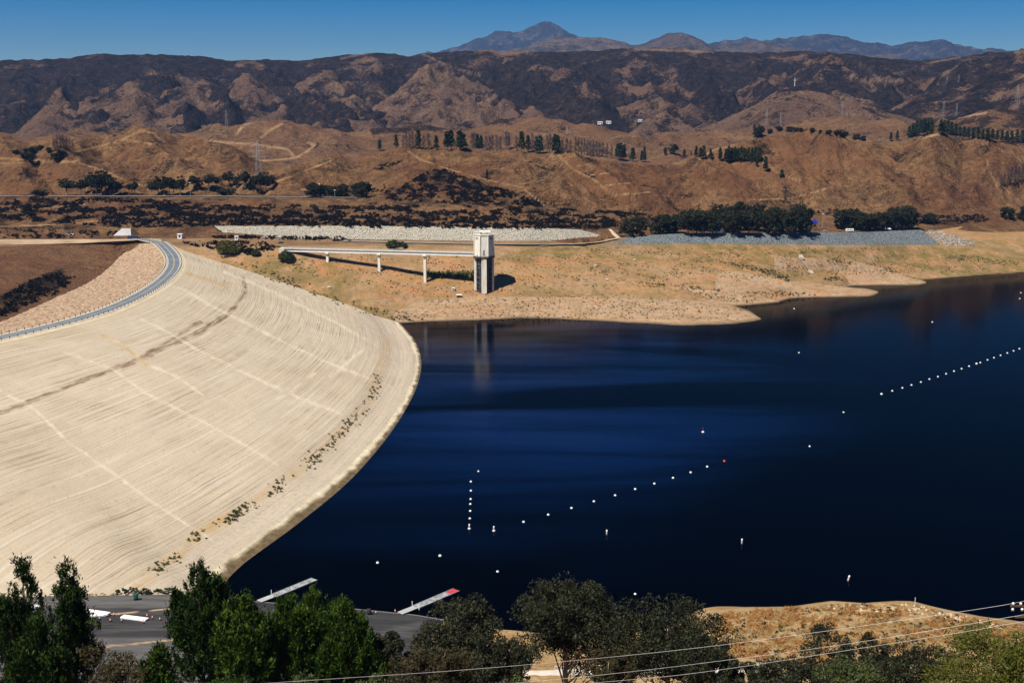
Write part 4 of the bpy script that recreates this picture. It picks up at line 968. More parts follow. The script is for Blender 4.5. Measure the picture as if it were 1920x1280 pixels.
# ------------------------------------------------------------------ intake tower and its footbridge
tb = hit(908, 543)
tower = thing("intake_tower", "tall octagonal concrete intake tower at the end of the footbridge", "tower", (tb.x, tb.y, tb.z - .6))
def zt(y):   # local height of photo row y at the tower's distance
    d = math.hypot(tb.x, tb.y)
    return float(at_d(908., y, d)[2]) - tb.z + .6
W = pxw(tb, 36); zb = zt(479); zh = zt(440); R8 = W / 2 / math.cos(math.pi / 8)
face = math.atan2(-tb.y, -tb.x)
octa = lambda R, a0=0.0: [(R * math.cos(face + math.pi / 8 + k * math.pi / 4 + a0), R * math.sin(face + math.pi / 8 + k * math.pi / 4 + a0)) for k in range(8)]
def tm_streak():
    t = NT("streaked pale concrete"); p = t.pos()
    c = t.mix(t.noise(t.scale(p, (1, 1, .12)), .8, .35, .65, 5), (.80, .78, .70), (.66, .62, .51))
    c = t.mix(t.math('MULTIPLY', t.noise(t.scale(p, (1, 1, .08), (9, 0, 0)), 1.3, .52, .7, 5), .7), c, (.36, .26, .15))
    return t.out(c, .85, .2)
M_tow = tm_streak()
Sh().prism(octa(R8), zb, zh).obj("operating_house", M_tow, tower)
hs_ = Sh()
for x, y in octa(R8 + .02): hs_.box((x, y, (zb + zh) / 2), (.75, .75, zh - zb - .3), Matrix.Rotation(math.atan2(y, x), 3, 'Z'))
hs_.obj("corner_rib", M_tow, tower)
Sh().prism(octa(R8 + .9), zb - 1.1, zb - .05).obj("gallery", M_rust, tower)
g = Sh(); po = octa(R8 + .8)
for k in range(8):
    a, b_ = Vector((*po[k], zb)), Vector((*po[(k + 1) % 8], zb))
    for z in (.5, 1.05): g.tube([a + Vector((0, 0, z)), b_ + Vector((0, 0, z))], .05, 4)
    for q_ in (0, .33, .66): p_ = a.lerp(b_, q_); g.tube([p_, p_ + Vector((0, 0, 1.05))], .05, 4)
g.obj("gallery_railing", M_galv, tower)
Sh().prism(octa(R8 + .35), zh, zh + .5).obj("roof_slab", M_conc, tower)
def facepos(k, R, z, u=0.0):
    a = face + k * math.pi / 4
    return Vector((R * math.cos(a) - u * math.sin(a), R * math.sin(a) + u * math.cos(a), z)), Matrix.Rotation(a, 3, 'Z')
for k in (-2, -1, 1, 2):
    for u in (-.95, .95):
        p_, m_ = facepos(k, W / 2 + .02, zh - 2.3, u); Sh().box(p_, (.24, .75, 1.9), m_).obj("vent_slot", M_dark, tower)
p_, m_ = facepos(0, W / 2 + .03, zb + 3.6, -.2); Sh().box(p_, (.12, 1.2, 2.9), m_, .03).obj("door", M_teal, tower)
p_, m_ = facepos(0, W / 2 + .04, zb + 1.5, -.2); Sh().box(p_, (.5, 1.5, .35), m_).obj("door_landing", M_dark, tower)
for k in (-1, 1):
    p_, m_ = facepos(k, W / 2 + .03, zb + .8); Sh().box(p_, (.12, .9, .9), m_).obj("hatch", M_dark, tower)
# lower shaft: dark core with pale piers in front of it, gate bays with round ports between
Sh().prism(octa(R8 - 1.9), -1.5, zb - 1.1).obj("shaft_core", M_concd, tower)
for k in range(0, 8, 2):
    p_, m_ = facepos(k, W / 2 - 1.4, 0)
    s_ = Sh()
    for u, wd in ((-1.55, 1.0), (.55, 2.9)): 
        q_, _ = facepos(k, W / 2 - 1.35 + (.25 if u > 0 else 0), (zb - 1.1 - 1.5) / 2, u); s_.box(q_, (2.7, wd, zb + .35), m_, .06)
    s_.obj("pier", M_tow, tower)
for k in range(1, 8, 2):
    s_ = Sh()
    for u in (-1.75, 1.75):
        q_, m_ = facepos(k, W / 2 - 1.3, (zb - 1.1 - 1.5) / 2, u); s_.box(q_, (1.0, .35, zb + .3), m_)
    for z in np.linspace(1.0, zb - 2.0, 6):
        q_, m_ = facepos(k, W / 2 - 1.3, z); s_.box(q_, (.8, 3.5, .28), m_)
    s_.obj("gate_frame", M_concd, tower)
    for z in np.linspace(2.2, zb - 11.0, 5):
        s_ = Sh(); a = face + k * math.pi / 4; n_ = Vector((math.cos(a), math.sin(a), 0)); c_ = n_ * (W / 2 - 1.55) + Vector((0, 0, float(z)))
        s_.tube([c_ - n_ * .25, c_ + n_ * .45], 1.05, 14); s_.obj("port", M_dark, tower)
s_ = Sh()
rt = zh + .5
s_.box((1.0, 0, rt + 2.0), (9.0, 4.2, .8), None, .05)
for x, y in ((-2.2, -1.3), (-2.2, 1.3), (3.8, -1.3), (3.8, 1.3)): s_.tube([(x, y, rt), (x, y, rt + 1.7)], .14, 5)
s_.obj("gantry_roof", M_concw, tower)
s_ = Sh(); s_.box((-5.2, -.6, rt + 1.75), (6.2, .45, .4)); s_.tube([(-3.2, -.6, rt), (-3.2, -.6, rt + 3.3)], .16, 6); s_.tube([(-3.2, -.6, rt + 3.2), (-7.6, -.6, rt + 1.9)], .06, 4)
s_.obj("jib_crane", M_concw, tower)
s_ = Sh(); s_.box((-2.4, .4, rt + .5), (1.7, 1.4, 1.0), None, .05); s_.obj("hoist_housing", M_galv, tower)
s_ = Sh(); s_.box((2.2, -.4, rt + .35), (2.4, 1.8, .7), None, .05); s_.obj("hoist_housing", M_galv, tower)

ba = Vector(at_z(536., 465., 43.0)); a_t = math.hypot(tb.x, tb.y)
bb = Vector(at_d(891., 473.5, a_t - 1.0))
bridge = thing("footbridge", "long white girder bridge on three concrete piers leading to the intake tower", "bridge", ba)
bv = bb - ba; L_ = math.hypot(bv.x, bv.y); ang = math.atan2(bv.y, bv.x); sl = math.atan2(bv.z, L_)
bridge.rotation_euler = (0, 0, ang)
RY = Matrix.Rotation(-sl, 3, 'Y')
def bl(x, y, z): return RY @ Vector((x, y, 0)) + Vector((0, 0, z))
Sh().box(bl(L_ / 2, 0, -.2), (L_ + 1, 5.2, .4), RY).obj("deck", M_conc, bridge)
for y in (-1.75, 1.75):
    Sh().box(bl(L_ / 2, y, -1.55), (L_ + .2, .4, 2.3), RY).obj("girder", M_concw, bridge)
for y in (-2.5, 2.5):
    s_ = Sh()
    for z in (.55, 1.1): s_.tube([bl(0, y, z), bl(L_, y, z)], .06, 4)
    for x in np.arange(0, L_, 3.0): s_.tube([bl(x, y, 0), bl(x, y, 1.1)], .06, 4)
    s_.obj("railing", M_galv, bridge)
for px_, yb in ((613, 493), (700, 528), (793, 539)):
    g_ = hit(px_, yb); f = ((Vector((g_.x, g_.y)) - Vector((ba.x, ba.y))).dot(Vector((bv.x, bv.y)).normalized()))
    top = bl(f, 0, -2.55); base_ = gz(ba.x + f * math.cos(ang), ba.y + f * math.sin(ang)) - ba.z - 1.5
    pr = Sh().box((f, 0, (top.z - 1.2 + base_) / 2), (2.2, 2.0, top.z - 1.2 - base_), None, .15).obj("pier", M_tow, bridge)
    Sh().box((f, 0, top.z - .6), (3.0, 4.6, 1.2), None, .12).obj("pier_cap", M_tow, pr)
Sh().box((-2.5, 0, -2.2), (5, 6.4, 4.6), None, .1).obj("abutment", M_conc, bridge)

# ------------------------------------------------------------------ guard posts along the crest road
pm = Sh().box((0, 0, .55), (.32, .32, 1.3), None, .04).mesh("guard_post", M_black)
for o_, side in ((.9, "lake"), (12.2, "valley")):
    d_ = 14.0
    q = off(o_, ZC); n_ = 0
    while d_ < cs[-1] and n_ < 95:
        p_ = Vector([float(np.interp(d_, cs, q[:, i])) for i in range(3)])
        x_, _y = project(np.array(p_))
        if x_ < -60: break
        o = link("guard_post", pm); o.location = p_ - Vector((0, 0, .1))
        tag(o, f"short black guard post on the {side} side of the curving crest road", "post", f"black guard posts on the {side} side of the crest road")
        d_ += 5.2; n_ += 1

# ------------------------------------------------------------------ docks on the boat ramp
def dock(px0, px1, label, redend):
    a = Vector(at_z(px0[0], px0[1], .75)); b = Vector(at_z(px1[0], px1[1], .55)); v = b - a; L = v.length
    t_ = thing("boat_dock", label, "dock", (a.x, a.y, 0), math.atan2(v.y, v.x))
    w = 3.0; g = L * .26
    ramp = Sh(); ramp.box((g / 2, 0, .62), (g, w * .82, .16), Matrix.Rotation(.02, 3, 'Y')); ramp.obj("gangway", plain("pale gangway deck", (.40, .41, .40), (.30, .31, .30), .8), t_)
    n = 5; 
    for k in range(n):
        x0, x1 = g + (L - g) * k / n, g + (L - g) * (k + 1) / n
        last = redend and k == n - 1
        s = Sh(); s.box(((x0 + x1) / 2, 0, .46), (x1 - x0 - .06, w, .14), None, .02)
        pr = s.obj("deck_section", M_red if last else M_deck, t_)
        if last: pr['label'] = "red surfaced end section"
        f = Sh(); f.box(((x0 + x1) / 2, 0, .17), (x1 - x0 - .3, w - .25, .42)); f.obj("float", M_concd, pr)
    for x, y in ((g + .2, w / 2 + .12), (g + .2, -w / 2 - .12)):
        Sh().tube([(x, y, -3), (x, y, 2.0)], .11, 8).obj("guide_pile", M_white, t_)
    r = Sh(); 
    for y in (-w / 2 + .06, w / 2 - .06): r.box(((L + g) / 2, y, .58), (L - g, .12, .1))
    r.obj("rub_rail", M_galv, t_)
dock((486, 1126), (590, 1084.5), "grey floating boat dock nearest the dam at the ramp", False)
dock((750, 1148.5), (856, 1104.5), "grey floating boat dock with a red end section", True)

# ------------------------------------------------------------------ buoys
bb_m = Sh().lathe([(.02, -.35), (.34, -.25), (.52, 0), (.5, .22), (.34, .45), (.12, .56), (.02, .58)], 14).mesh("ball_buoy", M_white, True)
bo_m = Sh().lathe([(.02, -.35), (.34, -.25), (.52, 0), (.5, .22), (.34, .45), (.12, .56), (.02, .58)], 14).mesh("ball_buoy", M_orange, True)
def ball(x, y, label, group=None, m=None, s=1.0):
    o = link("ball_buoy", m or bb_m); o.location = at_z(x, y, 0); s *= .85; o.scale = (s, s, s)
    tag(o, label, "buoy", group)
LINE1 = [(1652.8, 739), (1673, 733), (1692, 727.4), (1709, 722), (1726.6, 716.5), (1742.6, 711), (1758.6, 706.3), (1774, 701), (1788.7, 696), (1803, 691.5), (1817, 686.8), (1831, 682), (1838, 680), (1851.6, 675), (1863.7, 670.8), (1876, 666.5), (1888.7, 662), (1900.4, 658), (1911.4, 654)]
for i, (x, y) in enumerate(LINE1): ball(x, y, f"{ordn(i)} white buoy from the left on the far right buoy line", "white buoys on the far right line", s=1.55 if i in (0, 11) else 1.25)
LINE2 = [(981.7, 978.5), (1028, 965), (1071.6, 952.5), (1113.6, 940), (1153.4, 928.7), (1191, 917), (1227, 906.8), (1262, 896), (1295, 885.7), (1326, 875)]
for i, (x, y) in enumerate(LINE2): ball(x, y, f"{ordn(i)} white buoy from the left on the middle slanting buoy line", "white buoys on the middle line", s=1.2)
LINE3 = [(883, 903), (883, 920), (882.6, 935.7), (882, 945), (881.8, 958), (881, 972)]
for i, (x, y) in enumerate(LINE3): ball(x, y, f"{ordn(i)} white buoy from the top of the upright row above the marker post", "white buoys of the upright row", s=1.15)
for x, y, l, s in [(897, 883.5, "lone white buoy just right of the top of the upright row", 1), (825, 1042, "big white ball buoy floating left of the marker posts", 1.3), (708, 1055, "white ball buoy floating beyond the two docks", 1.2), (933, 1071.5, "white ball buoy just above the tallest gum tree", 1.1),
                   (1191, 1113.5, "white ball buoy above the gap between two gum trees", 1.0), (1489, 579, "small white buoy off the orange mud spit", 1.3), (1498, 661.4, "lone white buoy in open water below the mud spits", 1.2), (1581.6, 773, "lone white buoy left of the far right buoy line", 1.1),
                   (1518, 836.8, "lone white buoy midway between both slanting buoy lines", 1.1), (1748, 604, "small white buoy in the dark water below the far inlet", 1.3), (1914, 549, "upper of two white buoys at the far right edge", 1.3), (1912, 560, "lower of two white buoys at the far right edge", 1.3)]:
    ball(x, y, l, "single white buoys", None, s)
ball(1358, 864.6, "orange ball buoy at the right end of the middle buoy line", None, bo_m, 1.25)
def spar(x, y, label, collar, tilt=0.0, mast=False):
    t_ = thing("marker_buoy", label, "buoy", at_z(x, y + 5, 0)); t_.rotation_euler = (0, tilt, 0)
    if mast:
        Sh().lathe([(.05, -.3), (.65, -.15), (.7, .25), (.4, .5), (.05, .55)], 14).obj("float", M_white, t_, True)
        Sh().tube([(0, 0, .5), (0, 0, 2.4)], .10, 8).obj("mast", M_red, t_); return
    Sh().lathe([(.05, -.8), (.30, -.75), (.30, 1.85), (.26, 1.95), (.05, 1.97)], 14).obj("body", M_white, t_, True)
    if collar: Sh().lathe([(.30, -.1), (.58, -.08), (.58, .28), (.30, .34)], 14).obj("collar", M_white, t_, True)
    Sh().lathe([(.302, 1.2), (.306, 1.21), (.306, 1.36), (.302, 1.37)], 14).obj("band", M_orange, t_)
spar(880, 986, "white marker buoy with a collar below the upright row", True); spar(926, 990, "tall white marker buoy with a wide collar, right of the upright row", True)
spar(1137.7, 997, "slim white marker buoy under the middle slanting buoy line", False); spar(1391, 1014, "slim white marker buoy alone in the dark open water", False)
spar(1590, 1083, "tilted white marker buoy off the orange bluff", False, .22); spar(1318, 805, "white buoy with a short red mast", False, 0, True)

# ------------------------------------------------------------------ things on the parking lot
def lotp(x, y):
    p = hit(x, y); return p
cone_base = None
def cone(x, y, label, s=1.0):
    p = lotp(x, y); t_ = thing("traffic_cone", label, "cone", p, 0, "orange and white cones on the parking lot"); t_.scale = (s, s, s)
    link("base_plate", cm_["b"], t_); link("cone_body", cm_["c"], t_); link("white_band", cm_["w"], t_)
cm_ = dict(b=Sh().box((0, 0, .03), (.6, .6, .08)).mesh("base_plate", M_black), c=Sh().lathe([(.26, .06), (.17, .55), (.10, 1.15), (.06, 1.2)], 10).mesh("cone_body", M_orange, True), w=Sh().lathe([(.195, .50), (.20, .5), (.145, .88), (.14, .88)], 10).mesh("white_band", M_white, True))
for x, y, l in [(87, 1137, "orange cone beside the leftmost white slab"), (187, 1162, "leftmost orange cone in front of the crossed white slabs"), (207, 1165, "second orange cone in front of the crossed white slabs"), (228, 1165.5, "third orange cone in front of the crossed white slabs"), (224, 1154.5, "orange cone between the crossed slabs and the lone slab"), (214, 1154, "orange cone close behind the right tip of the crossed slabs"),
                (269, 1168, "orange cone in front of the lone white slab"), (276, 1156.5, "orange cone at the right end of the lone white slab"), (286, 1160, "orange cone just right of the lone white slab"), (300, 1163, "rightmost orange cone of the white slab cluster"),
                (424, 1131, "orange cone right of the tall centre pine"), (449, 1130.5, "orange cone near the gangway of the plain dock"), (697, 1150, "orange cone beside the dark bin"), (705, 1150.5, "second orange cone right of the dark bin"), (665, 1161, "small orange cone on the ramp left of the dark bin"), (741, 1147.5, "orange cone at the foot of the red ended dock")]:
    cone(x, y, l)
def slab(x0, y0, x1, y1, label, w=1.5, dz=0.0):
    a, b = lotp(x0, y0), lotp(x1, y1); v = b - a
    t_ = Sh(); t_.box((v.length / 2, 0, .32), (v.length, w, .5), None, .06)
    for k in range(1, 4): t_.box((v.length * k / 4, 0, .58), (.12, w * .96, .03))
    o = t_.obj("white_slab", M_white); o.location = a + Vector((0, 0, dz)); o.rotation_euler = (0, -math.asin(v.z / v.length), math.atan2(v.y, v.x))
    tag(o, label, "dock section", "white slabs lying on the parking lot")
slab(57, 1136, 75, 1139.5, "white slab lying left of the others, behind the left pines"); slab(128, 1145, 155, 1150, "short white slab half hidden behind a pine")
slab(160, 1148, 205, 1154.5, "upper white slab of the crossed pair on the asphalt", 1.5, .45); slab(163, 1157, 206, 1152.5, "lower white slab of the crossed pair on the asphalt"); slab(229, 1157, 276, 1163, "lone white slab lying right of the crossed pair", 1.9)
def bin_(x, y, label, mat, s=1.0):
    p = lotp(x, y); t_ = thing("trash_bin", label, "bin", p); t_.scale = (s, s, s)
    Sh().lathe([(.42, 0), (.5, 1.15)], 12).obj("barrel", mat, t_, True); Sh().lathe([(.55, 1.15), (.55, 1.25), (.35, 1.4), (.05, 1.45)], 12).obj("lid", mat, t_, True)
bin_(255, 1124, "green trash bin at the dirt edge below the dam", plain("green plastic", (.01, .09, .06), (.01, .06, .045), 2), 1.5); bin_(692, 1151.5, "dark trash bin beside two cones near the ramp", M_black, 1.4)
# ------------------------------------------------------------------ near trees on the slope below the camera
def place(px, d, y=1165.0):
    p = at_d(float(px), float(y), float(d)); return float(p[0]), float(p[1]), gz(float(p[0]), float(p[1]))
def height_to(px, ytop, d):
    x, y, z = place(px, d, .75 * ytop + .25 * 1270 if ytop > 1000 else ytop + 8); return float(at_d(float(px), float(ytop), float(d))[2]) - z, Vector((x, y, z - .2))
def near_pine(px, ytop, d, w_px, seed, mat, label, dens=1.0, leaders=2, sparse=0.0):
    h, loc = height_to(px, ytop, d); w = pxw(loc, w_px)
    tm, cm = pine_meshes(h, w, seed, mat, dens, leaders, sparse=sparse)
    tree_from("pine_tree", label, "tree", loc, tm, cm)
near_pine(44, 1060, 150, 150, 11, M_pine, "dark pine at the left edge of the photo, left of its twin", 1.1, 3, .25)
near_pine(128, 1052, 156, 112, 12, M_pine, "dark pine with a thin forked top, second from the left edge", 1.0, 4, .3)
near_pine(372, 1068, 152, 165, 13, M_pine, "tall dark green pine with two tips right of the white slabs", 1.15, 5, .15)
near_pine(466, 1133, 146, 160, 14, M_pineb, "bright green pine close to the right of the tall two tipped pine", 1.0, 6)
near_pine(534, 1137, 150, 165, 15, M_pineb, "bright green pine between its taller bright neighbours", 1.0, 6)
near_pine(590, 1122, 154, 180, 16, M_pineb, "tallest of the bright green pines, below the plain dock", 1.1, 7)
near_pine(645, 1146, 148, 150, 17, M_pineb, "bright green pine at the right end of the pine clump", 1.0, 6)
near_pine(300, 1222, 140, 90, 18, M_pineb, "low green pine in front of the tall two tipped pine", .9, 2)
near_pine(70, 1172, 143, 160, 19, M_pine, "lower dark pine in front of the two left pines", 1.2, 3)
def near_broad(px, ytop, d, w_px, seed, mat, label, nclump=80, per=190, leaf=.42, base=.2, droop=.5, name="gum_tree", bark=None, nl=20, cat="tree"):
    h, loc = height_to(px, ytop, d); w = pxw(loc, w_px)
    (V, F), C = broad_crown(h, w, seed, int(nclump * 1.9), per, leaf, base, droop)
    V[:, 2] *= h / max(V[:, 2].max(), .1)
    tm = trunk_mesh("trunk", h, C, bark or M_pbark, .018 * h + .05, seed + 50, nl)
    tree_from(name, label, cat, loc, tm, new_mesh("crown", V, F, mat, smooth_shade=False))
near_broad(1062, 1072, 160, 200, 21, M_euca, "tallest dark gum tree with a rounded crown over the water", 110, 200)
near_broad(868, 1122, 158, 185, 22, M_euca, "wide dark gum tree below the red ended dock", 95, 190)
near_broad(1258, 1122, 156, 205, 23, M_euca, "dark gum tree left of the orange bluff", 110, 200)
near_broad(722, 1178, 150, 95, 24, M_euca, "small dark gum tree between the bright pines and the wide gum tree", 50, 170)
near_broad(826, 1204, 140, 150, 25, M_olive, "brownish olive gum tree in front of the wide dark gum tree", 60, 150)
near_broad(200, 1198, 142, 150, 26, M_olive, "thin olive gum tree below the crossed white slabs", 42, 110, .36)
near_broad(1140, 1206, 146, 110, 27, M_olive, "sparse brown gum tree between the two biggest gum trees", 40, 120)
near_broad(955, 1185, 148, 110, 28, M_euca, "dark gum tree between the wide gum tree and the tallest one", 50, 170)
near_broad(1318, 1196, 150, 105, 41, M_euca, "dark gum tree tight against the right side of the one left of the bluff", 50, 170)
near_broad(1400, 1236, 150, 70, 29, M_euca, "low dark gum tree in front of the pale road at the bluff", 30, 150)
def bush(px, ytop, d, w_px, seed, mat, label, name="bush", nclump=40, per=200, leaf=.36, flat=1.0):
    h, loc = height_to(px, ytop, d); h = max(h, .5); w = pxw(loc, w_px)
    r = np.random.default_rng(seed)
    C = []
    for k in range(nclump):
        a, q = r.uniform(0, 6.28), r.uniform(0, 1) ** .5
        C.append((math.cos(a) * q * w * .46, math.sin(a) * q * w * .46, h * (1 - q ** 2 * .6) * r.uniform(.5, .95)))
    P = clump_points(np.array(C), r.uniform(.10, .18, nclump) * min(w, h * 1.6), per, seed, .8)
    P[:, 2] = np.abs(P[:, 2]); V, F = cards(P, leaf, .5, 0, seed)
    t_ = thing(name, label, "bush", loc)
    s = Sh()
    for k in range(0, nclump, 4): s.tube([(0, 0, -.4), (C[k][0] * .4, C[k][1] * .4, C[k][2] * .5), C[k]], [.012 * h + .02, .008 * h + .015, .01], 5)
    s_me = s.mesh("stem", M_bark, True); link("stem", s_me, t_)
    link("foliage", new_mesh("foliage", V, F, mat, smooth_shade=False), t_)
    return t_
near_broad(1850, 1172, 128, 250, 31, M_ybush, "broad yellow green bush at the right edge in front of the bluff", 90, 200, .34, .05, .2, "broad_bush", M_bark, 16, "bush")
near_broad(1552, 1198, 150, 170, 32, M_euca, "tall dark bush below the left half of the orange bluff", 60, 190, .4, .1, .2, "dark_bush", M_bark, 14, "bush")
near_broad(1640, 1184, 160, 85, 33, M_euca, "dark bush with a narrow top rising against the orange bluff", 34, 170, .4, .1, .2, "dark_bush", M_bark, 12, "bush")
near_broad(1476, 1238, 145, 130, 34, M_euca, "low dark bush beside the white road railing", 40, 170, .4, .1, .2, "dark_bush", M_bark, 12, "bush")
near_broad(1705, 1214, 142, 170, 35, M_euca, "dark bush between the narrow topped bush and the yellow green bush", 60, 190, .4, .1, .2, "dark_bush", M_bark, 14, "bush")
near_broad(1610, 1232, 138, 170, 36, M_gbush, "mid green bush in front of the dark ones at lower right", 55, 180, .4, .1, .2, "dark_bush", M_bark, 12, "bush")
bush(560, 1250, 132, 120, 37, M_gbush, "low green bush under the bright pines", nclump=45); bush(420, 1245, 132, 120, 38, M_pine, "low dark bush under the tall two tipped pine", nclump=45)
bush(690, 1255, 130, 110, 39, M_gbush, "low green bush under the small dark gum tree", nclump=40); bush(980, 1262, 130, 90, 40, M_gbush, "small green bush under the tallest gum tree", nclump=34)
for i, (x, y, wd, l) in enumerate([(230, 1100, 22, "leftmost"), (250, 1099, 24, "second"), (272, 1101, 22, "third"), (280, 1103, 16, "fourth"), (300, 1101, 26, "fifth"), (318, 1100, 24, "sixth"), (334, 1104, 20, "rightmost")]):
    q = hit(x, y + 11); 
    t_ = bush(x, y, math.hypot(q.x, q.y), wd, 300 + i, M_gbush if i % 2 else M_pine, f"{l} low green bush in the row at the foot of the dam", nclump=14, per=90, leaf=.3); t_['group'] = "green bushes at the foot of the dam"

# ------------------------------------------------------------------ distant trees, one by one
def far_mesh(kind, seed):
    """Unit height tree meshes: trunk and crown."""
    r = np.random.default_rng(seed)
    if kind == 'round':
        (V, F), C = broad_crown(10, 10.5, seed, 90, 40, 1.05, .03)
        V[:, 2] *= 10 / V[:, 2].max(); tm = trunk_mesh("trunk", 10, C, M_bark, .28, seed, 8); mat = M_fdark
    elif kind == 'tall':
        (V, F), C = broad_crown(10, 7.0, seed, 52, 34, .95, .16)
        V[:, 2] *= 10 / V[:, 2].max(); tm = trunk_mesh("trunk", 10, C, M_pbark, .22, seed, 8); mat = M_fdark
    else:
        P = []; n = 760 if kind == 'pine' else 420; wd = 2.5 if kind == 'pine' else 2.1
        s = Sh().tube([(0, 0, -1.5), (0, 0, 4), (0, 0, 9.8)], [.2, .14, .03], 5)
        for k in range(n // 10):
            f = r.uniform(.16, 1) ** .9; az = r.uniform(0, 6.28); ln = wd * (1 - f) ** .6 * r.uniform(.4, 1.1) + .15
            e = np.array([math.cos(az) * ln, math.sin(az) * ln, 10 * f + ln * .25])
            if kind == 'dead': s.tube([(0, 0, 10 * f - ln * .4), tuple(e)], [.07, .02], 3, False)
            P.append(e * np.array([.75, .75, 1]) + r.normal(size=(10, 3)) * np.array([.33, .33, .36]))
        P.append(np.array([[0, 0, 9.7]]) + r.normal(size=(8, 3)) * np.array([.1, .1, .3]))
        P = np.concatenate(P)
        if kind == 'dead': V, F = cards(P, .8, .2, .6, seed)
        else: V, F = cards(P, .95, .6, .2, seed)
        tm = s.mesh("trunk", M_dead if kind == 'dead' else M_bark); mat = M_dead if kind == 'dead' else M_fpine
    return tm, new_mesh("crown", V, F, mat, smooth_shade=False)
FT = {k: [far_mesh(k, 500 + 10 * i + j) for j in range(4)] for i, k in enumerate(("round", "tall", "pine", "dead"))}
NAMES = dict(round="broad_tree", tall="gum_tree", pine="pine_tree", dead="bare_tree")
rt_ = random.Random(5)
def far_tree(x, y, hpx, kind, label, group=None, wpx=None):
    p = hit(x, y)
    if p is None: return
    h = pxw(p, hpx); tm, cm = FT[kind][rt_.randrange(4)]
    k = h / 10.0; w0 = {'round': 9.4, 'tall': 6.2, 'pine': 4.4, 'dead': 3.9}[kind]
    kw = (pxw(p, wpx * 1.12) / w0) if wpx else k * rt_.uniform(.85, 1.15)
    tree_from(NAMES[kind], label, "tree", (p.x, p.y, p.z - .3), tm, cm, group, rt_.uniform(0, 6.28), (kw, kw, k))
def tree_row(items, kind, text, group):
    items = sorted(items)
    for i, it in enumerate(items):
        x, y, h = it[:3]; w = it[3] if len(it) > 3 else None
        far_tree(x, y, h, kind, text.format(o=ordn(i)), group, w)
tree_row([(32, 290, 9, 12), (49, 287, 9, 9), (63, 289, 14, 14), (75, 284, 12, 14), (92, 285, 9, 9)], 'round', "{o} small round tree from the left on the far left hillside", "small trees on the left hillside")
far_tree(55, 303, 17, 'round', "big round dark tree below the small ones on the left hillside", None, 20); far_tree(110, 301, 21, 'round', "dark round tree by the dirt track on the left hillside", None, 22); far_tree(129, 302, 12, 'dead', "small grey tree right of the round one by the dirt track")
tree_row([(102, 281, 20), (108, 280, 24), (114, 280, 26), (119, 281, 25), (125, 281, 22), (131, 282, 20), (137, 284, 16)], 'dead', "{o} bare grey tree from the left in the left hillside thicket", "bare grey trees on the left hillside")
tree_row([(125, 366, 30, 30), (152, 365, 26), (160, 363, 26), (172, 364, 36), (181, 366, 44), (190, 365, 44), (198, 365, 42), (207, 366, 38), (215, 366, 32), (224, 365, 24), (242, 365, 20), (253, 365, 24, 18), (284, 366, 24), (297, 366, 34), (308, 367, 36), (318, 366, 34), (326, 366, 28), (338, 366, 36)], 'tall', "{o} dark tree from the left end of the row above the paved road", "dark trees above the paved road, left half")
tree_row([(363, 357, 28), (372, 356, 24), (391, 355, 28, 22), (408, 353, 22), (430, 351, 30, 24), (443, 352, 26), (461, 355, 34, 24), (480, 359, 30), (489, 359, 36), (499, 359, 37), (507, 358, 30)], 'tall', "{o} tree from the left in the road row right of the gap", "dark trees above the paved road, right half")
far_tree(75, 368, 13, 'round', "low dark round bush tree at the left end of the paved road", None, 24); far_tree(424, 367, 15, 'round', "low wide dark tree below the middle of the road row", None, 26)
tree_row([(586, 369, 28, 24), (600, 368, 24), (615, 368, 22), (628, 368, 20), (641, 368, 24), (668, 369, 26), (681, 370, 31, 28)], 'round', "{o} round dark tree from the left in the clump right of the road lamps", "round trees right of the road lamps")
G_ = "green pines on the middle ridge"
tree_row([(712, 283, 20), (743, 279, 25), (785, 280, 34), (818, 281, 25), (838, 281, 32, 16), (846, 280, 34, 16), (862, 282, 34, 18), (868, 282, 30, 18), (895, 279, 26), (902, 279, 24), (978, 285, 36), (990, 286, 30), (1006, 288, 30), (1013, 288, 32), (1040, 289, 36), (1046, 289, 33), (1158, 299, 28), (1163, 301, 32), (1170, 301, 28), (1186, 303, 24, 12), (1203, 304, 20), (1208, 305, 30, 8), (1247, 292, 15)], 'pine', "{o} green pine from the left along the middle ridge", G_)
tree_row([(756, 279, 24), (762, 279, 30), (768, 279, 28), (774, 280, 32), (780, 280, 28), (795, 280, 26), (803, 281, 30), (885, 278, 28), (889, 278, 30), (912, 282, 26), (918, 283, 28), (924, 283, 30), (931, 283, 28), (938, 283, 26), (949, 280, 32), (954, 280, 30), (968, 284, 28), (998, 286, 34), (1026, 287, 32), (1031, 287, 34), (1054, 290, 28), (1063, 288, 28), (1070, 288, 26)], 'dead', "{o} bare grey tree from the left among the ridge pines", "bare grey trees among the ridge pines")
tree_row([(1079 + 5.6 * k, 289 + .55 * k + (k % 3), 30 - .3 * k) for k in range(10)] + [(1138, 296, 26), (1146, 297, 24)], 'dead', "{o} bare tree from the left in the thicket right of the pines", "bare grey thicket on the ridge")
far_tree(1263, 289, 20, 'round', "grey green round tree standing alone right of the ridge pines", None, 14); far_tree(913, 338, 19, 'pine', "lone dark cypress on the track down the middle hill", None, 6)
for x, y, h in [(816, 311, 13), (842, 320, 12)]: far_tree(x, y, h, 'dead', f"small bare tree on the {'upper' if x < 820 else 'lower'} part of the middle hill track")
tree_row([(1283, 293, 13), (1296, 292, 9), (1305, 295, 20), (1313, 298, 20), (1319, 298, 24), (1332, 298, 18), (1350, 302, 24), (1361, 303, 22), (1366, 304, 28), (1372, 303, 24), (1378, 304, 27), (1384, 303, 24), (1390, 305, 28), (1396, 304, 25), (1403, 304, 27), (1410, 305, 25), (1416, 305, 28), (1423, 305, 27)], 'pine', "{o} dark pine from the left in the row on the right hill spur", "dark pines on the right hill spur")
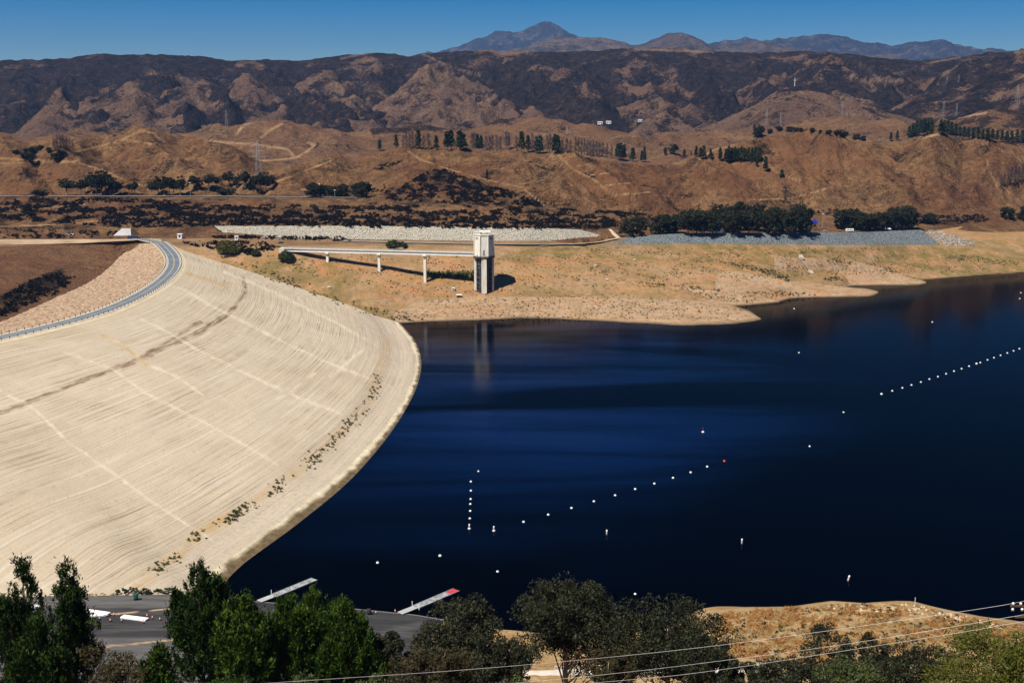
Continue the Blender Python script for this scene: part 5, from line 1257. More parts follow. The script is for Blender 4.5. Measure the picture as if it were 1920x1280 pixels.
far_tree(1419, 313, 15, 'pine', "short pine just below the right end of the spur row"); far_tree(1435, 321, 26, 'pine', "taller pine stepping down the spur right of the row"); far_tree(1466, 333, 14, 'pine', "lowest small pine at the end of the spur", None, 9)
far_tree(1421, 257, 23, 'round', "wide round dark tree on the right hill crest", None, 19)
tree_row([(1443, 251, 10), (1460, 246, 10), (1464, 246, 9), (1478, 247, 10), (1484, 247, 10), (1493, 247, 8), (1502, 247, 8), (1523, 250, 11), (1538, 251, 8), (1553, 252, 9), (1568, 256, 12), (1577, 257, 14), (1584, 258, 12), (1605, 262, 11), (1618, 264, 10)], 'round', "{o} small round tree from the left along the right hill crest", "small trees along the right hill crest")
tree_row([(1670, 265, 15), (1682, 263, 17), (1704, 259, 20), (1711, 258, 24), (1718, 256, 26), (1725, 255, 27), (1732, 254, 28), (1739, 253, 27), (1746, 252, 25)], 'pine', "{o} dark pine from the left in the clump on the right hill", "dark pine clump on the right hill, left part")
tree_row([(1763, 252, 25), (1769, 252, 25), (1776, 253, 24), (1783, 254, 23), (1791, 255, 20), (1799, 256, 18), (1807, 257, 18), (1815, 258, 17), (1824, 260, 18), (1833, 261, 19), (1842, 262, 18), (1851, 264, 20), (1860, 265, 20), (1869, 266, 19), (1878, 267, 20), (1887, 267, 19), (1896, 268, 20), (1906, 268, 22), (1916, 269, 22)], 'pine', "{o} dark pine from the left in the long stand at the far right", "dark pine stand at the far right")
tree_row([(1876, 352, 20), (1882, 350, 24), (1889, 348, 28), (1895, 346, 28), (1902, 344, 30), (1909, 342, 28), (1916, 340, 28)], 'dead', "{o} bare dark tree from the left in the gully at the right edge", "bare trees in the right gully")
tree_row([(1187, 443, 39, 39), (1236, 439, 37, 33), (1250, 439, 39, 35), (1264, 438, 38, 31)], 'round', "{o} low picnic tree from the left, left of the tall picnic trees", "picnic trees above the grey bank, left part")
tree_row([(1290, 438, 47, 33), (1306, 438, 49, 33), (1321, 438, 45, 31), (1336, 438, 43, 29), (1357, 435, 53, 37), (1372, 438, 47, 33), (1389, 432, 55, 33), (1404, 438, 45, 33), (1420, 433, 53, 35), (1440, 438, 45, 33), (1456, 434, 47, 35), (1474, 439, 45, 33), (1490, 435, 53, 29), (1503, 438, 55, 33), (1510, 438, 40, 20)], 'round', "{o} picnic tree from the left in the tall stand above the grey bank", "picnic trees above the grey bank, middle part")
tree_row([(1584, 430, 37, 31), (1599, 429, 39, 31), (1614, 432, 35, 29), (1630, 432, 33, 29), (1646, 432, 34, 29), (1662, 431, 33, 27), (1678, 429, 41, 29), (1692, 429, 43, 31), (1706, 429, 37, 25)], 'round', "{o} picnic tree from the left in the right stand above the bank", "picnic trees above the grey bank, right part")
far_tree(1740, 419, 19, 'round', "single round dark tree right of the brick hut", None, 26); far_tree(1890, 411, 22, 'round', "round dark tree near the right edge above the far inlet", None, 18); far_tree(1918, 413, 26, 'round', "dark tree cut by the right edge above the far inlet", None, 18)
for x, y, h, w, m, l in [(427, 477, 26, 38, M_ybush, "big yellow green bush left of the bridge near the dam"), (480, 479, 12, 16, M_gbush, "small dark bush between the yellow green bush and the bridge"), (536, 487, 18, 28, M_gbush, "round green bush below the left end of the bridge"), (742, 463, 13, 42, M_gbush, "wide low bush behind the middle of the bridge"), (468, 474, 9, 26, M_char, "low burnt bush right of the yellow green bush")]:
    p_ = hit(x, y); bush(x, y - h, math.hypot(p_.x, p_.y), w, 400 + x, m, l, nclump=70, per=80, leaf=1.2)

# ------------------------------------------------------------------ scrub, reeds and tufts too many to count
def blob_stuff(name, pts, sizes, mat, per=22, leaf=.55, flat=.55, seed=0, aspect=.6):
    pts = np.array(pts); sizes = np.array(sizes)
    r = np.random.default_rng(seed); n = len(pts)
    d = r.normal(size=(n, per, 3)); d /= np.linalg.norm(d, axis=2)[..., None]; d[..., 2] = np.abs(d[..., 2])
    P = pts[:, None] + d * (sizes[:, None] * r.uniform(.35, 1, (n, per)))[..., None] * np.array([1, 1, flat * 1.3])
    V, F = cards(P.reshape(-1, 3), np.repeat(sizes * leaf, per), aspect, 0, seed)
    o = struct(name, new_mesh(name, V, F, mat, smooth_shade=False), 'stuff'); return o
def scatter(poly, n, dens=None, seed=0):
    r = np.random.default_rng(seed); p = np.array(poly, float); out = []
    X = r.uniform(p[:, 0].min(), p[:, 0].max(), n * 8); Y = r.uniform(p[:, 1].min(), p[:, 1].max(), n * 8)
    ok = in_poly(X, Y, poly)
    if dens is not None: ok &= r.uniform(0, 1, n * 8) < dens(X, Y)
    for x, y in zip(X[ok][:n], Y[ok][:n]):
        h_ = hit(x, y)
        if h_: out.append((h_.x, h_.y, h_.z))
    return out
rs = np.random.default_rng(77)
D_ = lambda b, s1, s2, seed, g=2.2: (lambda X, Y: np.clip(b + g * fbm(X / s1, Y / s2, 4, seed), 0, 1))
pts = scatter([(0, 372), (270, 372), (430, 412), (410, 424), (240, 428), (0, 412)], 2600, D_(.50, 40, 10, 3, 3.0), 1)
pts += scatter([(270, 372), (420, 384), (1000, 388), (1230, 402), (1190, 428), (1100, 428), (420, 421), (330, 415)], 4200, D_(.28, 34, 9, 5, 3.0), 2)
pts += scatter([(330, 398), (620, 404), (1080, 410), (1190, 425), (1120, 430), (400, 424)], 1500, D_(.40, 40, 8, 6, 3.0), 3)
pts += scatter([(720, 375), (760, 345), (805, 320), (835, 318), (880, 335), (960, 360), (1020, 384), (960, 388)], 1700, D_(.60, 24, 10, 7, 2.6), 4)
pts += scatter([(690, 318), (720, 306), (758, 300), (748, 306), (710, 322)], 60, None, 5)
pts += scatter([(600, 360), (700, 340), (740, 352), (720, 372), (560, 368)], 130, D_(.3, 30, 14, 8), 6)
pts += scatter([(0, 560), (60, 525), (110, 512), (145, 520), (120, 545), (60, 570), (0, 600)], 420, D_(.7, 30, 16, 9), 7)
pts += scatter([(330, 452), (480, 452), (560, 470), (450, 474), (380, 466)], 260, D_(.7, 30, 6, 10), 8)
pts += scatter([(400, 441), (640, 445), (660, 453), (400, 447)], 260, D_(.7, 30, 6, 11), 9)
pts += scatter([(1700, 418), (1760, 405), (1840, 402), (1860, 415), (1790, 422)], 260, D_(.6, 30, 10, 12), 10)
pts += scatter([(1520, 400), (1560, 392), (1620, 398), (1590, 412)], 70, None, 11) + scatter([(0, 428), (230, 436), (210, 447), (0, 447)], 160, D_(.5, 30, 8, 12), 12)
blob_stuff("burnt_scrub", pts, rs.uniform(.7, 2.0, len(pts)), M_char, 20, .8, .8, 1)
# small tufts over the lake bed and along the foot of the dam
pts = scatter([(760, 598), (800, 560), (1180, 550), (1400, 580), (1400, 600), (900, 596)], 800, None, 13) + scatter([(560, 480), (1100, 470), (1180, 545), (760, 560), (430, 480)], 1000, D_(.3, 60, 12, 14), 14)
pts += scatter([(1000, 465), (1700, 465), (1900, 490), (1880, 508), (1500, 520), (1200, 540)], 1800, D_(.35, 50, 12, 15), 15) + scatter([(1200, 535), (1380, 548), (1460, 562), (1380, 570)], 160, None, 16)
blob_stuff("lake_bed_tufts", pts, rs.uniform(.3, .95, len(pts)), M_gbush, 10, .9, .8, 2)
pts = scatter([(430, 485), (530, 512), (640, 556), (720, 590), (700, 596), (600, 560), (470, 512)], 260, D_(.5, 40, 10, 17), 17) + scatter([(680, 575), (760, 585), (800, 600), (750, 604)], 60, None, 18) + scatter([(1390, 548), (1460, 545), (1540, 553), (1440, 558)], 80, None, 19)
pts += scatter([(1398, 498), (1440, 506), (1486, 527), (1478, 529), (1430, 512)], 90, None, 31) + scatter([(1440, 468), (1530, 479), (1660, 500), (1732, 526), (1650, 506), (1530, 485)], 160, D_(.5, 30, 10, 3), 32) + scatter([(1180, 528), (1280, 535), (1380, 545), (1375, 549), (1270, 539)], 90, D_(.5, 30, 10, 4), 33)
pts += scatter([(1740, 420 + 60), (1800, 478), (1915, 492), (1900, 500)], 120, None, 20) + scatter([(1320, 545 - 60), (1420, 500), (1490, 520), (1470, 522)], 100, None, 21) + scatter([(1540, 523), (1570, 518), (1580, 526), (1545, 528)], 50, None, 22)
blob_stuff("green_weeds", pts, rs.uniform(.5, 1.2, len(pts)), M_gbush, 16, .8, .7, 3)
pts = scatter([(798, 523), (798, 513), (890, 512), (890, 523)], 200, None, 23)
P_ = np.repeat(np.array(pts), 10, 0) + rs.normal(size=(len(pts) * 10, 3)) * np.array([.6, .6, .8]) + np.array([0, 0, 1.4])
V_, F_ = cards(P_, 1.9, .28, 1.6, 9); struct("reeds", new_mesh("reeds", V_, F_, M_reed, smooth_shade=False), 'stuff')
pts = []; r_ = np.random.default_rng(5)
lw = np.array(L_W, float); ls = np.concatenate([[0], np.cumsum(np.hypot(*np.diff(lw, axis=0).T))])
for k in range(1000):
    q = r_.uniform(0, ls[-1]); x_, y_ = np.interp(q, ls, lw[:, 0]) + r_.normal() * 5.5, np.interp(q, ls, lw[:, 1]) + r_.normal() * 5.5
    if r_.uniform() < (.18 if q < 90 else .42) + 1.6 * fbm(np.array([q / 45.]), np.array([.5]), 3, 5)[0]:
        h_ = hit(x_, y_)
        if h_: pts.append(tuple(h_))
blob_stuff("dam_foot_weeds", pts, r_.uniform(.3, .9, len(pts)), M_gbush, 20, .8, .7, 4)
bl_ = [(1340, 1152), (1420, 1144), (1560, 1134), (1700, 1134), (1840, 1164), (1910, 1180), (1900, 1200), (1700, 1235), (1480, 1245), (1340, 1225)]
pts = scatter(bl_, 900, D_(.45, 60, 20, 18), 24); pts += scatter([(1340, 1152), (1480, 1145), (1560, 1136), (1640, 1137), (1560, 1165), (1380, 1190)], 150, None, 41); blob_stuff("dry_orange_tufts", pts, rs.uniform(.35, 1.15, len(pts)), M_tuft, 60, .6, .8, 5, .25)
pts = scatter(bl_, 1200, D_(.5, 60, 20, 28), 25) + scatter([(820, 1180), (1340, 1180), (1340, 1240), (820, 1240)], 300, None, 26); blob_stuff("dry_pale_tufts", pts, rs.uniform(.3, .8, len(pts)), M_tuftp, 40, .6, .8, 6, .25)
pts = scatter(bl_, 160, D_(.3, 60, 20, 38), 27); blob_stuff("green_bluff_weeds", pts, rs.uniform(.3, .9, len(pts)), M_gbush, 40, .5, .8, 7)
pts = scatter([(0, 1112), (220, 1112), (220, 1118), (0, 1118)], 90, None, 28); blob_stuff("dirt_edge_tufts", pts, rs.uniform(.2, .5, len(pts)), M_tuftp, 30, .6, .7, 8)
pts = scatter(bl_, 260, D_(.3, 60, 20, 48), 44); blob_stuff("dark_bluff_weeds", pts, rs.uniform(.25, .8, len(pts)), M_char, 40, .5, .8, 9)
# boulders
def boulders(name, pts, sizes, mat, seed):
    r = np.random.default_rng(seed); bm = bmesh.new(); bmesh.ops.create_icosphere(bm, subdivisions=1, radius=1); bv0 = np.array([v.co for v in bm.verts]); bf = np.array([[v.index for v in f.verts] for f in bm.faces]); bm.free()
    Vs, Fs = [], []
    for k, (p, s) in enumerate(zip(pts, sizes)):
        q = bv0 * (1 + .35 * r.normal(size=(len(bv0), 1)) * .6) * s * r.uniform(.6, 1.2, 3); Vs.append(q + np.array(p)); Fs.append(bf + k * len(bv0))
    return struct(name, new_mesh(name, np.concatenate(Vs), np.concatenate(Fs), mat, smooth_shade=False), 'stuff')
pts = scatter([(1730, 434), (1752, 432), (1828, 452), (1825, 460), (1775, 462)], 420, None, 29); M_bould = leaf_material("black and white boulders", (.05, .055, .06), (.62, .62, .58), (.25, .25, .25), .1)
boulders("boulders", pts, rs.uniform(.4, 1.3, len(pts)), M_bould, 3)
pts = scatter([(1540, 1133), (1640, 1136), (1700, 1132), (1840, 1162), (1900, 1176), (1880, 1182), (1780, 1160), (1560, 1142)], 160, None, 45); boulders("bluff_rocks", pts, rs.uniform(.15, .7, len(pts)), leaf_material("pale bluff rock", (.40, .30, .19), (.55, .44, .30), (.48, .36, .22), .1), 6)
pts = scatter([(430, 428), (1070, 432), (1090, 447), (440, 440)], 900, None, 30); boulders("riprap_boulders", pts, rs.uniform(.2, .5, len(pts)), leaf_material("pale boulders", (.48, .44, .36), (.64, .59, .49), (.54, .50, .42), .1), 4)
# ------------------------------------------------------------------ buildings, kiosks, walls, lamps, pylons, vehicles
def gable_house(x, y, w_px, h_px, label, wall, roof, name="building", depth=8, rot=0.0, win=3):
    p = hit(x, y); w, h = pxw(p, w_px), pxw(p, h_px)
    t_ = thing(name, label, "building", (p.x, p.y, p.z - .5), rot)
    Sh().box((0, 0, h * .35), (w, depth, h * .8)).obj("wall", wall, t_)
    s = Sh(); e_ = w / 2 + .4; dd = depth / 2 + .5; z0, z1 = h * .75 + .003, h + .5
    vs = [s.bm.verts.new(v) for v in [(-e_, -dd, z0), (e_, -dd, z0), (e_, dd, z0), (-e_, dd, z0), (-e_, 0, z1), (e_, 0, z1)]]
    for q in ((0, 1, 5, 4), (2, 3, 4, 5), (1, 2, 5), (3, 0, 4), (3, 2, 1, 0)): s.bm.faces.new([vs[i] for i in q])
    s.obj("roof", roof, t_)
    for k in range(win): Sh().box(((k + .5) / win * w - w / 2, -depth / 2 - .02, h * .38), (w / win * .4, .1, h * .28)).obj("window", M_dark, t_)
    Sh().box((w * .32, -depth / 2 - .025, h * .22), (min(1.2, w * .2), .1, h * .45)).obj("door", M_navy, t_)
    return t_
gable_house(1125, 233, 9, 5, "leftmost white building on the valley floor below the mountains", M_white, M_galv, win=2); gable_house(1141, 232, 9, 5, "middle white building on the valley floor below the mountains", M_white, M_galv, win=2)
gable_house(1200, 228, 8, 4, "small white building on the valley floor, right of the other two", M_white, M_galv, win=2)
gable_house(1709, 420, 13, 13, "salmon brick hut at the right end of the picnic trees", M_brick, M_rust, depth=6, win=2)
def hip_tent(x, y, w_px, h_px, label, mat):
    p = hit(x, y); w, h = pxw(p, w_px), pxw(p, h_px); t_ = thing("canopy_tent", label, "canopy", p)
    s = Sh(); vs = [s.bm.verts.new(v) for v in [(-w / 2, -w / 2, h * .55), (w / 2, -w / 2, h * .55), (w / 2, w / 2, h * .55), (-w / 2, w / 2, h * .55), (0, 0, h)]]
    for q in ((0, 1, 4), (1, 2, 4), (2, 3, 4), (3, 0, 4), (3, 2, 1, 0)): s.bm.faces.new([vs[i] for i in q])
    s.obj("canopy", mat, t_)
    for sx in (-1, 1):
        for sy in (-1, 1): Sh().tube([(sx * w * .46, sy * w * .46, -.3), (sx * w * .46, sy * w * .46, h * .56)], .12, 5).obj("leg", M_galv, t_)
hip_tent(1527, 431, 11, 21, "bright blue canopy among the picnic trees", M_blue); hip_tent(1663, 433.5, 12, 8, "white canopy in front of the right picnic trees", M_white)
def vehicle(x, y, w_px, label, mat, kind="car", rot=0.0):
    p = hit(x, y); L = pxw(p, w_px); k = L / 4.6
    t_ = thing("parked_car" if kind == "car" else "trailer", label, "car" if kind == "car" else "trailer", (p.x, p.y, p.z + .02), rot)
    if kind == "car":
        L, k = 4.8, 1.0
        s = Sh(); prof = [(-2.35, .35), (-2.4, .8), (-1.7, .92), (-.9, 1.48), (.9, 1.5), (1.6, .98), (2.3, .85), (2.4, .4)]
        s.prism([(x_, z_) for x_, z_ in prof], -.9, .9); bmesh.ops.rotate(s.bm, cent=(0, 0, 0), matrix=Matrix.Rotation(math.pi / 2, 3, 'X'), verts=s.bm.verts)
        s.obj("body", mat, t_)
        s = Sh(); s.prism([(-1.45, .98), (-.85, 1.42), (.85, 1.44), (1.35, 1.0)], -.915, .915); bmesh.ops.rotate(s.bm, cent=(0, 0, 0), matrix=Matrix.Rotation(math.pi / 2, 3, 'X'), verts=s.bm.verts); s.obj("side_windows", M_glass, t_)
        for wx in (-1.45, 1.45):
            for wy in (-.85, .85): Sh().tube([(wx, wy - .12, .33), (wx, wy + .12, .33)], .33, 12).obj("wheel", M_tyre, t_)
    else:
        Sh().box((0, 0, 1.75), (L, 2.5, 2.5), None, .15).obj("body", mat, t_)
        for q in (-.25, .1): Sh().box((L * q, -1.27, 2.1), (L * .16, .06, .8)).obj("window", M_glass, t_)
        Sh().box((L * .34, -1.27, 1.5), (.8, .06, 1.9)).obj("door", M_galv, t_)
        for q in (-.12, .12):
            for wy in (-1.1, 1.1): Sh().tube([(L * q, wy - .15, .4), (L * q, wy + .15, .4)], .4, 12).obj("wheel", M_tyre, t_)
vehicle(527, 456.5, 12, "dark blue parked car just left of the bridge entrance", M_navy); vehicle(497, 446, 11, "left of two white parked cars behind the burnt scrub", M_white); vehicle(522, 446, 10, "right of two white parked cars behind the burnt scrub", M_white)
vehicle(122, 440.5, 10, "left of two silver parked cars on the far left track", M_galv); vehicle(134, 441, 10, "right of two silver parked cars on the far left track", M_white)
vehicle(1346, 437.5, 16, "long white trailer under the picnic trees at middle right", M_white, "trailer"); vehicle(1593, 434.5, 14, "white trailer in front of the right picnic trees", M_white, "trailer")
vehicle(1318, 437.5, 10, "white parked car left of the long trailer under the trees", M_white); vehicle(1452, 437.5, 10, "red parked car under the tall picnic trees", M_red); vehicle(1548, 434, 10, "silver parked car right of the blue canopy", M_galv)
def kiosk(x, y, w_px, h_px, label, mat=None):
    p = hit(x, y); w, h = pxw(p, w_px), pxw(p, h_px); t_ = thing("kiosk", label, "kiosk", p)
    Sh().box((0, 0, h * .42), (w, w, h * .9), None, .05).obj("booth", mat or M_white, t_); Sh().box((0, 0, h * .92), (w * 1.15, w * 1.15, h * .12), None, .03).obj("roof", M_white, t_)
    Sh().box((0, -w / 2 - .02, h * .5), (w * .4, .08, h * .4)).obj("window", M_dark, t_); return t_
kiosk(338, 447.5, 8, 9, "white kiosk beside the road at the far end of the dam"); kiosk(444, 450, 6, 8, "white kiosk behind the yellow green bush")
kiosk(850, 545, 5, 6, "small white box on the mud beside the red earth patch", M_conc); kiosk(617, 541, 5, 4, "small white box on the mud below the first bridge pier", M_conc); kiosk(1116, 501, 4, 4, "small white box on the mud flat right of the tower", M_conc); kiosk(861, 557, 9, 5, "brown block on the mud below the tower", M_wood)
kiosk(1138, 526, 4, 3, "tiny white box on the mud right of the tower base", M_conc); kiosk(1190, 489, 4, 3, "tiny white box high on the mud flat", M_conc)
# dark blue container and the pale spillway wall at the far end of the dam
p = hit(249, 447.5); w = pxw(p, 18)
t_ = thing("container", "dark blue container at the junction at the far end of the dam", "container", p)
s = Sh(); s.box((0, 0, 1.35), (w, 2.6, 2.6), None, .06); 
for k in range(14): s.box((-w / 2 + w * (k + .5) / 14, -1.33, 1.35), (.16, .08, 2.2))
s.obj("body", M_navy, t_); Sh().box((w / 2 + .03, 0, 1.35), (.06, 2.3, 2.3)).obj("door", M_galv, t_)
A_, B_, C_ = Vector(at_z(207., 444., 43.2)), Vector(at_z(246., 443.5, 43.2)), Vector(at_z(246., 427.5, 49.4)); D__ = Vector(at_z(238., 427.5, 49.4))
sp_ = thing("spillway_wall", "pale triangular concrete wing wall at the far end of the dam", "wall", A_)
def wallprism(pts, th, name, mat, par):
    s = Sh(); a = [s.bm.verts.new(Vector(q) - par.location) for q in pts]; b_ = [s.bm.verts.new(Vector(q) - par.location + Vector((0, th, 0))) for q in pts]; n = len(pts)
    for k in range(n): s.bm.faces.new((a[k], a[(k + 1) % n], b_[(k + 1) % n], b_[k]))
    s.bm.faces.new(a[::-1]); s.bm.faces.new(b_); s.obj(name, mat, par)
B2 = Vector((B_.x, B_.y - .5, B_.z - 1)); top_ = Vector((B_.x, B_.y, 49.5)); top2 = Vector((B_.x - 6.5, B_.y, 49.5))
wallprism([A_ - Vector((0, 0, 1)), B_ - Vector((0, 0, 1)), Vector((B_.x, B_.y, 50.2)), Vector((B_.x - 8.0, B_.y, 50.2))], 1.2, "wing_wall", M_concw, sp_)
wallprism([B_ + Vector((.1, .6, -1)), B_ + Vector((9, .6, -1)), B_ + Vector((2.5, .6, 6.8)), B_ + Vector((.1, .6, 7.0))], 1.4, "chute_wall", M_rust, sp_)
# concrete strip of an old launching ramp on the mud
def strip(name, pts, w, mat, kind='structure', lift=.12, n=40):
    q = np.array(pts, float); L = np.linspace(0, len(q) - 1, n); X = np.interp(L, range(len(q)), q[:, 0]); Y = np.interp(L, range(len(q)), q[:, 1])
    P = [hit(x, y) for x, y in zip(X, Y)]; P = np.array([(p.x, p.y, p.z + lift) for p in P if p]); P = sm(P, 2)
    T = np.gradient(P, axis=0); T[:, 2] = 0; T /= np.linalg.norm(T, axis=1)[:, None]; N = np.stack([-T[:, 1], T[:, 0], 0 * T[:, 0]], 1)
    return ribbon(name, P + N * w / 2, P - N * w / 2, 0, mat, kind)
strip("path", [(1499, 477), (1510, 496), (1523, 513)], 4.5, plain("old concrete strip", (.44, .38, .29), (.34, .29, .21), .3), lift=.25)
M_far_road = plain("far asphalt", (.20, .20, .19), (.26, .25, .23), .1)
strip("road", [(-60, 368.5), (200, 368.5), (420, 368.5), (560, 370), (690, 371.5)], 6, M_far_road, lift=.5, n=120)
strip("road", [(640, 452.5), (760, 455), (905, 458), (1000, 458.5), (1100, 458)], 7, M_far_road, lift=.5, n=90)
strip("path", [(1142, 430), (1152, 440), (1160, 447)], 4, plain("pale track", (.50, .38, .26), (.42, .32, .22), .2), lift=.3)
strip("path", [(1010, 462), (1060, 458.5), (1120, 455), (1160, 447)], 4, plain("pale shore track", (.46, .36, .25), (.40, .30, .2), .2), lift=.5)
strip("guard_rail", [(560, 368.2), (700, 369.2)], .4, M_white, lift=1.2) if False else None
def street_lamp(x, y, h_px, label, group=None):
    p = hit(x, y); h = pxw(p, h_px); t_ = thing("lamp_post", label, "lamp", p, 0, group)
    Sh().tube([(0, 0, -.3), (0, 0, h)], [.16, .09], 6).obj("pole", M_galv, t_); Sh().box((0, 0, h), (1.9, 1.0, .45), None, .08).obj("lamp_head", M_white, t_)
street_lamp(357, 368, 24, "lamp post left of the gap in the far tree row"); street_lamp(599, 370, 24, "lamp post among the round trees by the far road"); street_lamp(628, 371, 14, "short lamp post right of the round trees by the far road")
street_lamp(1542, 428, 26, "lamp post right of the blue canopy"); street_lamp(1582, 429, 14, "lamp post at the left of the right picnic stand"); street_lamp(1682, 429, 18, "lamp post left of the brick hut"); street_lamp(1716, 420, 18, "lamp post rising behind the brick hut"); street_lamp(1745, 420, 12, "lamp post beside the single tree right of the hut")
for i, (x, y, h) in enumerate([(1689, 430, 7), (1693, 430, 7), (1699, 430, 6)]):
    p = hit(x, y); o = Sh().tube([(0, 0, -.3), (0, 0, pxw(p, h))], .18, 6).obj("bollard", M_white); o.location = p; tag(o, f"{['left','middle','right'][i]} of three white posts below the brick hut", "post", "white posts by the brick hut")
def pole_only(x, y, h, label, r=.12):
    p = hit(x, y); o = Sh().tube([(0, 0, -.3), (0, 0, pxw(p, h))], [r, r * .8], 6).obj("utility_pole", M_wood); o.location = p; tag(o, label, "pole")
pole_only(243, 436, 26, "dark pole beside the spillway wall"); pole_only(352, 441, 24, "dark pole behind the first white kiosk"); pole_only(864, 461, 6, "short pole behind the bridge near the tower")
def pylon(x, y, h_px, label, mat=None, group=None, arms=3, d=None):
    p = hit(x, y)
    h = pxw(p, h_px); b0 = h * .085; r = max(.05, h * .0016)
    t_ = thing("power_pylon", label, "pylon", p, .5, group); s = Sh(); mat = mat or M_galv
    cor = lambda k, z: Vector(((1, 1), (-1, 1), (-1, -1), (1, -1))[k % 4] + (0,)) * (b0 * (1 - z / h * .86)) + Vector((0, 0, z))
    zs = [h * q for q in (0, .14, .27, .39, .5, .6, .7, .79, .88, 1.0)]
    for k in range(4):
        s.tube([cor(k, z) for z in zs], r, 4)
        for i, (za, zb_) in enumerate(zip(zs[:-1], zs[1:])):
            s.tube([cor(k, za), cor(k + 1, zb_)], r * .6, 3); s.tube([cor(k + 1, za), cor(k, zb_)], r * .6, 3); s.tube([cor(k, zb_), cor(k + 1, zb_)], r * .6, 3)
    s.obj("lattice_mast", mat, t_)
    for q in ((.66, .78, .9)[:arms]):
        a = Sh(); w = h * .16 * (1.2 - (q - .66))
        for e_ in (-1, 1):
            for y_ in (-1, 1): a.tube([(0, y_ * b0 * .25, h * q), (e_ * w, 0, h * q + .3)], r * .8, 4); a.tube([(0, y_ * b0 * .25, h * q + h * .035), (e_ * w, 0, h * q + .3)], r * .6, 4)
        a.obj("cross_arm", mat, t_)
pylon(486, 352, 84, "tall lattice pylon behind the trees at left centre")
for x, y, h, l in [(1437, 236, 30, "faint pylon on the flat below the mast knoll, left one"), (1463, 238, 24, "faint pylon on the flat below the mast knoll, right one"), (1578, 222, 30, "faint pylon on the low ridge right of the mast knoll"), (1768, 222, 30, "faint pylon above the right dark pine clump"), (1793, 218, 22, "second faint pylon above the right dark pine clump"), (1906, 206, 42, "faint pylon at the right edge below the dark ridge"), (1063, 252, 16, "tiny pylon behind the ridge pines"), (1775, 158, 14, "tiny pylon on the far dark valley floor, left one"), (1797, 156, 14, "tiny pylon on the far dark valley floor, right one"), (425, 238, 30, "faint pylon on the tan slope left of the pale track")]:
    pylon(x, y, h, l)
p = hit(1490, 162); t_ = thing("radio_mast", "white mast on top of the dark capped knoll below the range", "mast", p); h = pxw(p, 16)
Sh().tube([(0, 0, -1), (0, 0, h)], [h * .04, h * .015], 6).obj("mast", M_white, t_); Sh().box((0, 0, h * .66), (h * .28, h * .03, h * .04)).obj("cross_bar", M_white, t_)

# ------------------------------------------------------------------ road and railing at the bluff, wires
M_pale = plain("pale concrete road", (.55, .50, .42), (.46, .41, .33), .5)
RR = [(940, 1266), (1040, 1264), (1130, 1262), (1250, 1262), (1340, 1261), (1400, 1260), (1445, 1258)]
strip("road", [(x, y - 1) for x, y in RR], 3.2, M_pale, lift=.3, n=60)
P = [hit(x, y - 7) for x, y in [(1040, 1264), (1130, 1262), (1250, 1262), (1340, 1261), (1400, 1260), (1441, 1258)]]
P = at_len(np.array([(p.x, p.y, p.z + .1) for p in P]), 15)
t_ = thing("road_railing", "white pipe and mesh railing along the pale road at the bluff", "railing", P[0])
for k in range(15): Sh().tube([Vector(P[k] - P[0]) + Vector((0, 0, -.4)), Vector(P[k] - P[0]) + Vector((0, 0, 1.25))], .07, 6).obj("post", M_white, t_)
s = Sh()
for z in (.15, 1.2): s.tube([Vector(q - P[0]) + Vector((0, 0, z)) for q in P], .055, 6)
s.obj("rail", M_white, t_)
s = Sh()
for z in np.linspace(.3, 1.08, 6): s.tube([Vector(q - P[0]) + Vector((0, 0, z)) for q in P], .012, 4, False)
s.obj("mesh", M_galv, t_)
M_wire = plain("shiny aluminium wire", (.62, .62, .62), (.5, .5, .5), 1, .35, .5)
POLE = Vector(at_d(1948., 1136., 96.0))
def wire(pts, d0, d1, label):
    Q = [Vector(at_d(float(x), float(y), d0 + (d1 - d0) * (x - pts[0][0]) / (pts[-1][0] - pts[0][0]))) for x, y in pts]
    Q = spline(np.array(Q), 40); o = Sh().tube([Vector(q - Q[0]) for q in Q], .011, 5).obj("power_line", M_wire); o.location = Q[0]
    tag(o, label, "wire"); return Vector(Q[-1])
e1 = wire([(-300, 1335), (515, 1279), (920, 1251), (1327, 1211.5), (1808, 1145), (1948, 1121)], 88, 96, "upper white power line crossing above the gum trees to the right edge")
e2 = wire([(300, 1335), (972, 1279), (1159, 1261), (1320, 1242), (1598, 1205), (1948, 1147)], 86, 95, "middle white power line crossing the lower right")
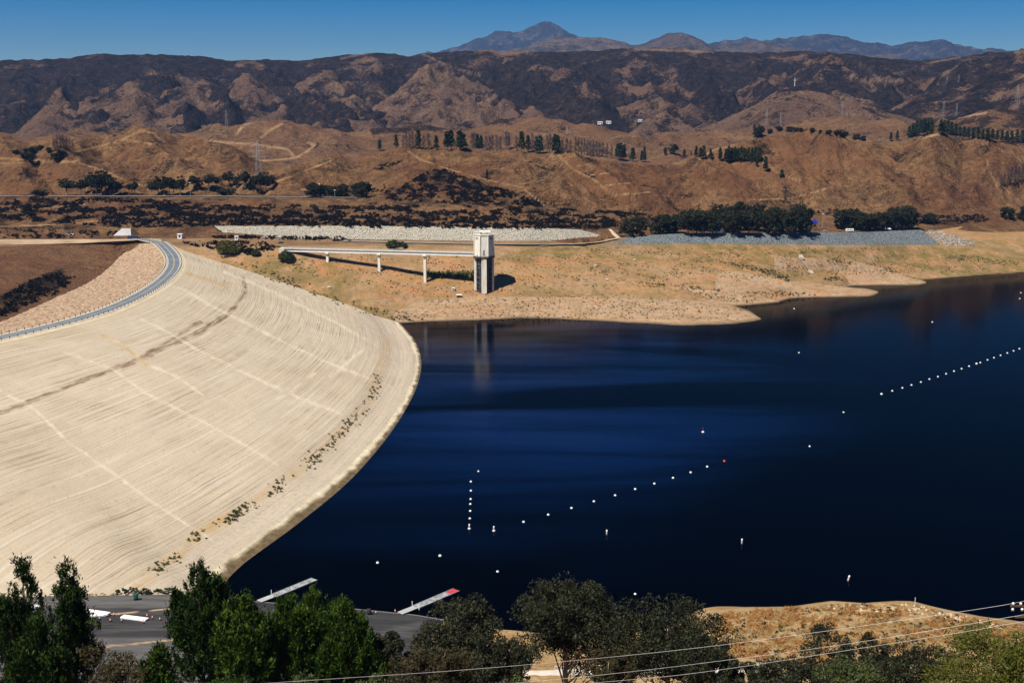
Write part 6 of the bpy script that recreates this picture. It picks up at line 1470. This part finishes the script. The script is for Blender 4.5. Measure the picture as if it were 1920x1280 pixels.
e3 = wire([(500, 1330), (1118, 1279), (1327, 1258), (1598, 1217), (1800, 1185), (1948, 1159)], 88, 97, "lowest white power line crossing the lower right")
bx_, by_ = POLE.x + .3, POLE.y; gz_ = gz(bx_, by_)
t_ = thing("utility_pole", "wooden utility pole at the right edge carrying white insulators", "pole", (bx_, by_, gz_))
Sh().tube([(0, 0, -1), (0, 0, POLE.z - gz_ + .9)], [.18, .13], 8).obj("pole", M_wood, t_)
zz = POLE.z - gz_
Sh().box((-.75, 0, zz + .02), (3.6, .12, .14)).obj("cross_arm", M_wood, t_); Sh().box((-.6, 0, zz - .9), (3.0, .12, .14)).obj("cross_arm", M_wood, t_)
for x, z in ((-2.35, .09), (-1.75, .09), (-2.35, -.38), (-1.6, -.38)):
    Sh().lathe([(.03, z + zz), (.11, z + zz + .02), (.09, z + zz + .10), (.13, z + zz + .12), (.05, z + zz + .24)], 10, (x, 0, 0)).obj("insulator", M_white, t_, True)
p = hit(1715, 1137); o = Sh().tube([(0, 0, -.3), (0, 0, 2.9)], .07, 6).obj("marker_post", M_white); o.location = p; tag(o, "thin white marker post on top of the orange bluff", "post")
# ------------------------------------------------------------------ haze
def haze():
    x0, x1, y0, y1, z0, z1 = -17000, 17000, -400, 19000, -13, 1400
    V = [(x, y, z) for z in (z0, z1) for y in (y0, y1) for x in (x0, x1)]
    F = [(0, 2, 3, 1), (4, 5, 7, 6), (0, 1, 5, 4), (2, 6, 7, 3), (0, 4, 6, 2), (1, 3, 7, 5)]
    me = new_mesh("haze", V, F, smooth_shade=False)
    m = bpy.data.materials.new("haze"); m.use_nodes = True
    nt = m.node_tree; nt.nodes.clear()
    o = nt.nodes.new("ShaderNodeOutputMaterial"); v = nt.nodes.new("ShaderNodeVolumePrincipled")
    v.inputs["Color"].default_value = (.22, .50, 1.0, 1)
    v.inputs["Density"].default_value = 2.8e-5
    v.inputs["Anisotropy"].default_value = 0.1
    nt.links.new(v.outputs[0], o.inputs["Volume"])
    me.materials.append(m)
    struct("haze", me, "stuff")
haze()
